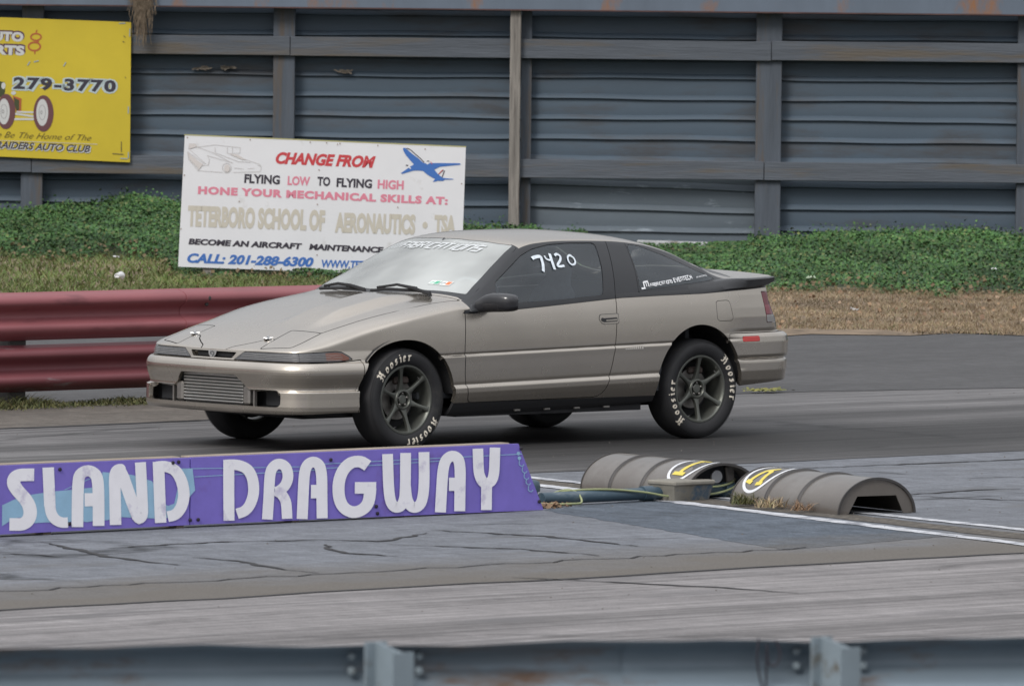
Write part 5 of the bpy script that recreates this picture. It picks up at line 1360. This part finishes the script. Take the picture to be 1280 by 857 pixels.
for z in (.70, .66, .55, .51):
    mb.lathe([(0, -.012), (.010, -.012), (.016, -.006), (.016, 0)], 12, 'Y', (.06, 4.2-.073 if z not in (.66, .55) else 4.2-.045, z))
at(mb.build('splice_bolt', M_post), gr)

# ---------------------------------------------------------------- near guardrail, seen from behind
M_galv = mat('blue_grey_galvanised', (.20, .25, .295), .5, .25, var=.2, scale=3, stretch=(.4, 1, 1), dark=(.15, .095, .065), dscale=3.0, damt=.30)
M_galvp = mat('pale_blue_post', (.235, .285, .32), .55, .15, var=.15, scale=5, dark=(.12, .10, .07), dscale=7, damt=.12)
gx, gy = VP(0.0, 22.6); ng = empty('guardrail', (gx, gy, 0), VIEW_ROT*-1 if False else math.atan2(*(np.array(VP(1, 22.6))-np.array(VP(0, 22.6)))[::-1]) + math.radians(8)); tag(ng, 'blue grey steel guardrail crossing the bottom of the view, seen from behind', 'guardrail')
pr = smooth(wprofile(1.262, .95, 1), 4)
def near_beam(x0, x1, dz, dy):
    mb = MB(); rings = []
    for x in np.linspace(x0, x1, 40):
        wob = .004*math.sin(x*5.1)+.003*math.sin(x*13)
        rings.append([(x, p[0]*-1+dy, p[1]+dz+.010*x+wob*(p[1] > 1.2)) for p in pr] + [(x, p[0]*-1+dy+.004, p[1]+dz+.010*x+wob*(p[1] > 1.2)) for p in pr[::-1]])
    mb.loft(rings); return mb.build('rail', M_galv, ng, True, 50)
near_beam(-5, .42, 0, 0); near_beam(.30, 5, 0, -.006)
for x in (-3.92, -2.74, -1.545, -.345, .852, 2.05, 3.25):
    rz = Matrix.Rotation(math.radians(33), 3, 'Z'); zt = 1.272+.010*x
    mb = MB(); c = Vector((x, -.085, 0))
    for dy, dz in ((-.055, -.022), (.055, 0)):      # two flanges and the web of an I-section
        q = rz @ Vector((0, dy, 0)); mb.box((c.x+q.x, c.y+q.y, (zt+dz)/2), (.072, .008, zt+dz), rz)
    v0 = [rz @ Vector((sx, dy, 0)) for dy in (-.051, .051) for sx in (-.004, .004)]
    vs = [(c.x+p.x, c.y+p.y, z) for z in (0, 1) for p in v0]
    vs = [(vx, vy, 0 if k < 4 else (zt-.022 if k < 6 else zt)) for k, (vx, vy, vz) in enumerate(vs)]
    mb.add(vs, [(0, 1, 3, 2), (4, 6, 7, 5), (0, 4, 5, 1), (2, 3, 7, 6), (0, 2, 6, 4), (1, 5, 7, 3)])
    mb.build('post', M_galvp, ng)
    mb = MB()
    for sx in (-.085, .095):
        for z in (.022, .062): mb.lathe([(.0, -.008), (.007, -.008), (.011, -.004), (.011, .01)], 12, 'Y', (x+sx, .028, 1.25+.010*x-z))
    mb.build('bolt', M_galvp, ng)
mb = MB(); mb.tube(smooth([(.655, -.02, 1.275), (.650, -.03, 1.22), (.658, -.03, 1.17), (.672, -.02, 1.12), (.676, -.02, 1.05)], 5), .003, 6); mb.tube(smooth([(.700, -.02, 1.27), (.712, -.03, 1.235), (.70, -.035, 1.205), (.68, -.03, 1.21), (.676, -.03, 1.25), (.676, -.02, 1.0)], 5), .003, 6)
o = mb.build('tie_wire', M_bolt, ng, True)
mb = MB(); mb.box((.545, .055, 1.165), (.062, .004, .020), None); o = mb.build('white_label', M_wht, ng)

# ---------------------------------------------------------------- the tall steel fence
fx, fy = VP(0, 85.0); FR = math.atan2(*(np.array(VP(1, 85))-np.array(VP(0, 85)))[::-1])
fence = empty('steel_fence', (fx, fy, 0), FR); tag(fence, 'tall blue grey fence of ribbed steel sheets on timber posts and rails behind the ivy', 'fence')
M_sid = mat('blue_grey_steel', (.066, .095, .128), .6, .15, var=.16, scale=1.6, stretch=(.3, 1, 1.5), dark=(.058, .064, .074), dscale=1.6, damt=.4)
M_sid2 = mat('scuffed_blue_steel', (.105, .130, .155), .6, .15, var=.2, scale=2.2, stretch=(.3, 1, 1.5), dark=(.26, .30, .34), dscale=7, damt=.12)
M_tim = mat('painted_timber', (.082, .096, .118), .85, var=.22, scale=5, stretch=(3, 3, .25), dark=(.10, .085, .075), dscale=3, damt=.3, bump=.3, bscale=20)
M_timr = mat('painted_rail_timber', (.094, .106, .126), .85, var=.22, scale=5, stretch=(.25, 3, 3), dark=(.115, .098, .08), dscale=1.6, damt=.35, bump=.3, bscale=20)
M_raw = mat('bare_grey_timber', (.235, .215, .195), .9, var=.4, scale=9, stretch=(4, 4, .22), dark=(.07, .06, .055), dscale=5, damt=.25, bump=.4, bscale=18)
M_band = mat('rust_streaked_beam', (.125, .155, .200), .55, .15, var=.15, scale=2, stretch=(1, 1, .4), dark=(.26, .125, .06), dscale=1.8, damt=.22)
M_mud = mat('dry_mud', (.20, .17, .14), .95, var=.3)
posts = [-22.3, -19.8, -17.3, -14.8, -12.3, -9.8, -7.28, -4.78, -2.28, .105, 2.54, 5.12, 7.6, 10.1, 12.6, 15.1, 17.6, 20.1, 22.6]
rows = [2.58, 2.372, 2.165, 1.962, 1.762, 1.560, 1.358, 1.152, .945, .70, .475, .255, .05, -.1]
def siding(x0, x1, loose):
    for half_ in (0, 1):
        rr = rows[:9] if half_ == 0 else rows[8:]
        mb = MB(); nx = 10; sections = []
        for i in range(nx+1):
            t = i/nx; x = x0 + (x1-x0)*t; pr = []
            for k in range(len(rr)-1):
                zt, zb = rr[k], rr[k+1]; p = zt-zb
                sag = (-.05*t*(1-.2*k) if (loose and half_) else 0) + .006*math.sin(x*1.3+k*2.1) + .003*math.sin(x*4.7+k)
                pr += [(.004, zt-.008+sag), (.0, zt-.02+sag), (.0, zb+p*.30+sag), (-.008, zb+p*.26+sag), (-.024, zb+p*.15+sag), (-.030, zb+p*.07+sag), (-.026, zb+.012+sag), (.006, zb+.006+sag)]
            sections.append([(x, y, z) for y, z in pr])
        mb.loft(sections, False, False); mb.build('siding', M_sid2 if (loose and half_) else M_sid, fence, True, 30)
for a0, b0 in zip(posts[:-1], posts[1:]): siding(a0+.02, b0-.02, abs(a0-.105) < .01)
for p in posts:
    w_ = .255 if abs(p-2.54) < .01 else .215
    if abs(p-.105) < .01:
        mb = MB(); mb.box((.13, -.085, 1.25), (.10, .10, 2.56)); mb.build('post', M_tim, fence)
        mb = MB(); mb.box((.018, -.245, 1.18), (.108, .10, 2.56), bev=.008); mb.build('timber_upright', M_raw, fence)
    else:
        mb = MB(); mb.box((p, -.10, 1.25), (w_, .14, 2.56), bev=.006); mb.build('post', M_tim, fence)
edges = [-22.4, -17.3, -14.85, -9.85, -4.72, -2.22, 2.56, 7.5, 12.55, 17.55, 22.7]
for a0, b0 in zip(edges[:-1], edges[1:]):
    for z0, z1 in ((1.975, 2.165), (.785, .968)):
        j = 0 if z0 > 1 else -.06
        mb = MB(); mb.box(((a0+b0)/2+j, -.197, (z0+z1)/2+random.uniform(-.006, .006)), (b0-a0-.006, .048, z1-z0), Matrix.Rotation(random.uniform(-.0008, .0008), 3, 'Y'), .004); mb.build('rail', M_timr, fence)
mb = MB(); mb.prism([(-.34, 2.455), (-.34, 2.98), (-.10, 2.98), (-.10, 2.47), (-.30, 2.47), (-.30, 2.455)], -22.5, 22.8, lambda a, d, b: (d, a, b)); mb.build('top_beam', M_band, fence)
mb = MB(); mb.box((.15, -.33, 2.448), (45.3, .05, .010)); mb.build('beam_edge', mat('rusty_edge', (.10, .05, .045), .8, var=.4, scale=4), fence)
for x, z in ((-3.10, 1.83), (-2.86, 1.835), (-1.70, 1.81)):
    mb = MB()
    for k in range(14): mb.box((x+random.uniform(-.08, .08), -.062, z+random.uniform(-.006, .018)), (.05, .016, .012), Matrix.Rotation(random.uniform(-.5, .5), 3, 'Y'))
    mb.build('mud_nest', M_mud, fence)
mb = MB(); mb.box((1.72, -.12, .115), (.95, .10, .10), Matrix.Rotation(.02, 3, 'Y'), .012); mb.build('pale_footing', mat('pale_concrete', (.42, .43, .44), .9, var=.3, scale=9, dark=(.16, .13, .10), dscale=6, damt=.3), fence)
# dead creeper hanging over the beam
mb = MB()
for k in range(300):
    x = random.gauss(-3.70, .055); pts = [(x, -.37, 2.62)]; z = 2.62; ln = random.uniform(.10, .58)*math.exp(-((x+3.68)/.12)**2)
    for j in range(5): z -= ln/5; x += random.uniform(-.022, .024); pts.append((x, -.37-random.uniform(0, .05), z))
    mb.tube(pts, .0022, 4, False)
o = mb.build('dead_creeper', mat('dead_vine', (.20, .155, .11), .95, var=.4, scale=20)); o.location = (fx, fy, 0); o.rotation_euler = (0, 0, FR); tag(o, 'bunch of dead brown creeper hanging from the fence top beam beside the yellow sign', 'creeper')
t = empty('scrap_sheet', (0, 0, 0)); bpy.data.objects.remove(t)

# ---------------------------------------------------------------- yellow sign on the fence
M_yelb = mat('yellow_sign_paint', (.56, .43, .025), .55, var=.07, scale=2)
M_ink = mat('dark_sign_ink', (.035, .03, .045), .6); M_plum = mat('plum_ink', (.085, .032, .065), .6); M_pale = mat('pale_blue_halo', (.46, .54, .55), .6)
M_offw = mat('off_white_ink', (.55, .55, .54), .6); M_rust = mat('rust_orange_ink', (.40, .10, .03), .6); M_brn = mat('brown_ink', (.085, .055, .02), .6); M_scr = mat('blue_scratch', (.30, .38, .44), .7); M_grn = mat('dark_green_ink', (.05, .06, .02), .6)
ys = empty('yellow_sign', (fx, fy, 0), FR); tag(ys, 'yellow auto parts sign with a hot rod and phone number fixed to the fence', 'sign')
def on_y(u, v, l): py = -v; return (-5.11 + .00794*u, -.262 - l, 2.32 - .00794*(py-22) + .0104*.00794*u)
mb = MB(); q = [(-125, -17), (165, -28), (165, -203), (-125, -190)]
f_ = lambda a, d, b: (on_y(a, b, 0)[0], on_y(a, b, 0)[1] + d, on_y(a, b, 0)[2])
mb.prism(q, 0, .035, f_); mb.build('sign_panel', M_yelb, ys)
a = Art(.0001); T = lambda *k, **w_: a.text(*k, **w_)
a.key('lettering'); a.mi = 1; T('AUTO', -23, -49.8, 13.3, 55, .12, ang=-2.2); a.mi = 0; T('AUTO', -21, -50.6, 12.2, 51.5, .055, ang=-2.2)
a.key('lettering'); a.mi = 1; T('PARTS', -34, -66.4, 13.6, 67.5, .12, ang=-2.2); a.mi = 0; T('PARTS', -32, -67.2, 12.4, 64, .055, ang=-2.2)
a.key('orange_emblem'); a.mi = 2; a.ring(46.3, -46.5, 6.4, 4.2, 2.0); a.ring(44.4, -58.3, 7.4, 5.2, 2.2); a.ribbon([(47.5, -37.5), (46.3, -42)], 1.6); a.ribbon([(45.3, -63), (44.8, -68)], 1.6); a.ribbon([(50, -52), (40, -54)], 1.4)
a.key('phone_number'); a.mi = 3; T('279-3770', 16.5, -113, 18.5, 132.5, .135, space=1.16, ang=-1.9); a.mi = 4; T('279-3770', 18.2, -111.3, 15.3, 128.5, .045, space=1.2, ang=-1.9)
Z4 = lambda x, y: (x/6.594, -(80+y/6.594))
# hot rod: headlamp, radiator shell, axle, wheels
a.key('hot_rod_drawing'); a.mi = 9; a.poly([Z4(*p) for p in ((-160, 120), (0, 140), (48, 150), (55, 215), (45, 270), (-160, 290))])
a.mi = 0; a.disc(*Z4(40, 180), 2.6, 4.2); a.disc(*Z4(124, 240), 3.0, 2.4)
a.mi = 2; a.poly([Z4(*p) for p in ((118, 262), (190, 285), (188, 392), (150, 398), (128, 330))]); a.mi = 9; a.poly([Z4(*p) for p in ((126, 275), (172, 300), (172, 380), (150, 388), (132, 335))])
a.mi = 0
for p, q2, w_ in (((120, 455), (320, 455), 2.6), ((120, 408), (340, 440), 2.4), ((150, 395), (330, 400), 2.2)): a.ribbon([Z4(*p), Z4(*q2)], w_)
for (cx, cy, rx, ry, dx, dy, ex, ey) in ((372, 408, 12.6, 22.8, 362, 400, 7.4, 16.8), (62, 392, 11.8, 22, 46, 392, 7.2, 16.2), (-190, 400, 11.8, 22, -205, 400, 7.2, 16.2)):
    a.mi = 5; a.disc(*Z4(cx, cy), rx, ry, 30); a.mi = 0; a.disc(*Z4(dx, dy), ex, ey, 30); a.mi = 6; a.ring(*Z4(dx, dy), ex*.55, ey*.55, .7); a.disc(*Z4(dx-8, dy), 1.5, 2.6); a.mi = 0; a.disc(*Z4(dx-8, dy), .7, 1.2)
a.key('script_lettering'); a.mi = 7; T('e Be The Home of The', -1.5, -171.5, 7.4, 118, -.012, .45, ang=-2.2)
a.mi = 0; a.ribbon([Z4(-20, 630), Z4(820, 662)], .6)
a.key('lettering'); a.mi = 0; T('RAIDERS AUTO CLUB', -2.6, -186.3, 9.0, 119, .035, .3, ang=-2.6); a.mi = 4; T('RAIDERS AUTO CLUB', -3.2, -185.2, 9.0, 118.5, .03, .3, ang=-2.6)
a.mi = 8; a.key('scratches')
for p, q2 in (((158, 29), (150, 29.5)), ((163.5, 36), (163.5, 46)), ((39, 77), (36, 82)), ((50, 76), (44, 77.5)), ((84, 78), (81, 83)), ((162.5, 133), (162.5, 142)), ((163, 190), (163, 198)), ((162, 198.5), (153, 198))): a.ribbon([(p[0], -p[1]), (q2[0], -q2[1])], 1.2)
a.mi = 4
for p, q2 in (((156, 45), (158, 47)), ((154.5, 52), (157, 53)), ((154, 177), (154.2, 190)), ((143, 192), (157, 193)), ((158, 96), (159, 98))): a.ribbon([(p[0], -p[1]), (q2[0], -q2[1])], .8)
a.build('sign_artwork', [M_offw, M_plum, M_rust, M_pale, M_ink, mat('maroon_ink', (.13, .05, .055), .6), mat('grey_ink', (.30, .29, .29), .6), M_brn, M_scr, M_grn], on_y, ys, .002)

# ---------------------------------------------------------------- white sign standing in the ivy
M_wb = mat('white_sign_board', (.70, .71, .74), .5, var=.035, scale=2.5, dark=(.60, .60, .61), dscale=5, damt=.06)
wx, wy = VP(0, 78.0); WR = math.atan2(*(np.array(VP(1, 78))-np.array(VP(0, 78)))[::-1])
wsn = empty('white_sign', (wx, wy, 0), WR); tag(wsn, 'white aviation school sign with a blue aeroplane standing in the ivy behind the coupe', 'sign')
def on_w(u, v, l): py = -v; return (-3.0 + .0073*(u-232), -l, 1.33 - .0073*(py-168) + .0104*.0073*(u-232))
f_ = lambda a, d, b: (on_w(a, b, 0)[0], d, on_w(a, b, 0)[2])
mb = MB(); mb.prism([(232, -168), (584, -183), (580, -346), (225, -333)], 0, .02, f_); mb.build('sign_panel', M_wb, wsn)
mb = MB(); mb.prism([(231.5, -167.4), (584.5, -182.4), (584.4, -183.6), (231.6, -168.6)], -.002, .022, f_); mb.build('top_edging', mat('yellowed_edge', (.42, .40, .18), .7), wsn)
for u in (262, 405, 552):
    mb = MB(); x = on_w(u, 0, 0)[0]; mb.box((x, .07, .55), (.09, .09, 1.25)); mb.build('sign_post', M_raw, wsn)
a = Art(.0001); T = lambda *k, **w_: a.text(*k, **w_)
ZA = lambda x, y: (210+x/3.282, -(150+y/3.282))
TT = lambda s, x0, x1, y, h, b=.03, sh=0, sp=1.0, ang=-2.5: a.text(s, *ZA(x0, y), h/3.282, (x1-x0)/3.282, b, sh, sp, ang)
a.key('lettering'); a.mi = 0; TT('CHANGE FROM', 446, 856, 178, 50, .05, .28)
a.key('lettering'); a.mi = 1; TT('FLYING', 318, 464, 257, 38, .04); TT('TO', 618, 671, 268, 38, .04); TT('FLYING', 697, 843, 273, 38, .04)
a.mi = 2; TT('LOW', 496, 588, 265, 38, .035); TT('HIGH', 866, 973, 280, 38, .035)
a.key('lettering'); TT('HONE YOUR MECHANICAL SKILLS AT:', 128, 1156, 302, 33, .055, 0, 1.12)
a.key('faded_lettering'); a.mi = 3; TT('TETERBORO SCHOOL OF', 86, 650, 435, 88, .055, 0, 1.0, -2.0); TT('AERONAUTICS', 692, 1022, 460, 84, .055, 0, 1.0, -1.6); TT('TSA', 1100, 1188, 466, 80, .055, 0, 1.0, -1.6); a.disc(*ZA(1063, 430), 3.2, 4.2)
a.key('lettering'); a.mi = 1; TT('BECOME AN AIRCRAFT', 91, 558, 509, 25, .05, .12); TT('MAINTENANCE', 587, 893, 531, 25, .05, .12)
a.key('lettering'); a.mi = 4; TT('CALL: 201-288-6300', 86, 606, 584, 40, .045, .25, 1.0, -2.0); TT('WWW.TETERBOROSCHOOL.COM', 638, 1185, 604, 33, .03, .1, .95, -1.8)
ZB = lambda x, y: (480+x/10.667, -(165+y/10.667))
a.key('aeroplane_drawing'); a.mi = 4; a.poly(smooth([ZB(*p) for p in ((268, 215), (290, 205), (320, 225), (400, 290), (480, 350), (545, 405), (600, 410))])[:-1] + [ZB(*p) for p in ((680, 408), (1030, 412), (1045, 424), (1030, 433), (900, 445), (770, 458), (690, 495), (740, 555), (800, 605), (850, 612), (950, 620), (945, 628), (830, 632), (815, 645), (795, 648), (740, 646), (690, 660), (672, 655), (705, 622), (660, 600), (600, 565), (540, 515), (480, 508), (410, 510), (330, 535), (262, 553), (243, 545), (300, 505), (370, 455), (418, 428), (370, 375), (315, 310), (280, 255))])
a.mi = 1
a.ribbon(smooth([ZB(*p) for p in ((310, 215), (360, 225), (430, 285), (500, 345), (555, 400))]), 1.1); a.ribbon([ZB(745, 562), ZB(815, 500)], .9); a.ribbon([ZB(828, 510), ZB(795, 598)], 1.2); a.disc(*ZB(606, 386), 1.6, .9); a.disc(*ZB(326, 440), 1.7, .8)
a.mi = 5; a.disc(*ZB(600, 408), 1.9, 1.7); a.ribbon([ZB(345, 462), ZB(378, 482)], 1.4); a.mi = 0; a.ribbon([ZB(640, 392), ZB(662, 425)], .8); a.ribbon([ZB(750, 556), ZB(806, 498)], .9)
ZC = lambda x, y: (225+x/7.111, -(165+y/7.111))       # faded dragster drawing
a.mi = 6; a.key('race_car_drawing')
for pts in (((85, 100), (140, 100), (165, 130), (320, 110), (545, 135), (540, 185), (430, 185), (650, 260), (720, 285), (735, 320), (720, 350), (480, 355)), ((165, 130), (300, 180), (470, 270)), ((320, 130), (320, 180), (530, 260), (640, 265)), ((75, 170), (230, 280)), ((75, 170), (85, 235), (170, 340), (390, 355)), ((250, 205), (270, 240), (260, 290), (180, 300), (170, 340)), ((90, 100), (85, 145), (240, 280)), ((250, 205), (480, 270)), ((490, 315), (575, 325)), ((610, 322), (670, 318)), ((430, 185), (430, 130)), ((475, 188), (475, 132)), ((700, 290), (735, 300))):
    a.ribbon([ZC(*p) for p in pts], .45)
a.ring(*ZC(425, 315), 5.5, 6.0, .5); a.mi = 7; a.poly([ZC(*p) for p in ((85, 100), (140, 100), (158, 128), (95, 145))]); a.poly([ZC(*p) for p in ((78, 178), (165, 250), (215, 282), (180, 330), (95, 240))]); a.disc(*ZC(428, 318), 3.6, 4.8); a.poly([ZC(*p) for p in ((440, 188), (520, 195), (600, 245), (560, 240))])
a.mi = 8; a.key('nail_heads')
for x, y in ((83, 70), (341, 79), (588, 90), (866, 103), (1060, 118), (72, 225), (1212, 260), (625, 203), (298, 333), (620, 345), (950, 357), (60, 445), (620, 552), (710, 95), (655, 92), (700, 98)): a.disc(*ZA(x, y), .75, .85, 8)
a.build('sign_artwork', [mat('sign_red', (.52, .05, .06), .6), M_ink, mat('sign_pink', (.66, .22, .30), .6), mat('faded_beige', (.53, .50, .43), .6), mat('sign_blue', (.045, .15, .46), .6), M_wht, mat('faded_line', (.52, .50, .49), .7), mat('faded_fill', (.60, .57, .56), .7), mat('rusty_nail', (.24, .15, .10), .8)], on_w, wsn, .002)

# ---------------------------------------------------------------- litter
M_lit = mat('white_litter', (.70, .70, .71), .6, var=.1)
def vp3(x, d, z): p = VP(x, d); return (p[0], p[1], z)
cup = empty('paper_cup', vp3(-3.53, 76.6, .07), .5); tag(cup, 'crushed white paper cup lying on the grass behind the red guardrail', 'cup')
mb = MB(); rings = []
for k, (r, x) in enumerate(((.024, -.045), (.026, -.015), (.031, .02), (.034, .05))): rings.append([(x+random.uniform(-.008, .008), r*math.cos(q)*1.05, .02+r*math.sin(q)*(.75+.1*k)+random.uniform(-.006, .006)) for q in np.linspace(0, 2*math.pi, 15)[:-1]])
mb.loft(rings); mb.build('cup_body', M_lit, cup)
mb = MB(); mb.lathe([(.035, .050), (.038, .055), (.033, .058)], 14, 'X', (0, 0, .02)); mb.build('cup_rim', M_lit, cup)
def scrap(name, x, d, z, s, m, label, cat):
    mb = MB(); n = 7; g = [[(i/n-.5, j/n-.5) for j in range(n+1)] for i in range(n+1)]; vs = []
    for i in range(n+1):
        for j in range(n+1): u, v = g[i][j]; vs.append((u*s*1.5+random.uniform(-.1, .1)*s, v*s+random.uniform(-.1, .1)*s, abs(random.gauss(.2, .2))*s))
    mb.add(vs, [(i*(n+1)+j, i*(n+1)+j+1, (i+1)*(n+1)+j+1, (i+1)*(n+1)+j) for i in range(n) for j in range(n)])
    o = mb.build(name, m, None, True); o.location = vp3(x, d, z); tag(o, label, cat)
scrap('paper_scrap', -3.72, 80.2, .12, .035, M_lit, 'small scrap of white paper in the grass above the crushed cup', 'paper')
scrap('plastic_scrap', 2.92, 72.6, .02, .045, M_lit, 'torn white plastic scrap lying on the straw coloured grass', 'plastic')
scrap('plastic_bag', 2.72, 77.3, .10, .055, mat('pale_plastic', (.42, .50, .36), .4), 'pale greenish plastic bag caught in the ivy above the dry grass', 'bag')
scrap('paper_scrap', 4.40, 77.8, .18, .035, M_lit, 'tiny white paper scrap caught in the ivy under the last fence bay', 'paper')
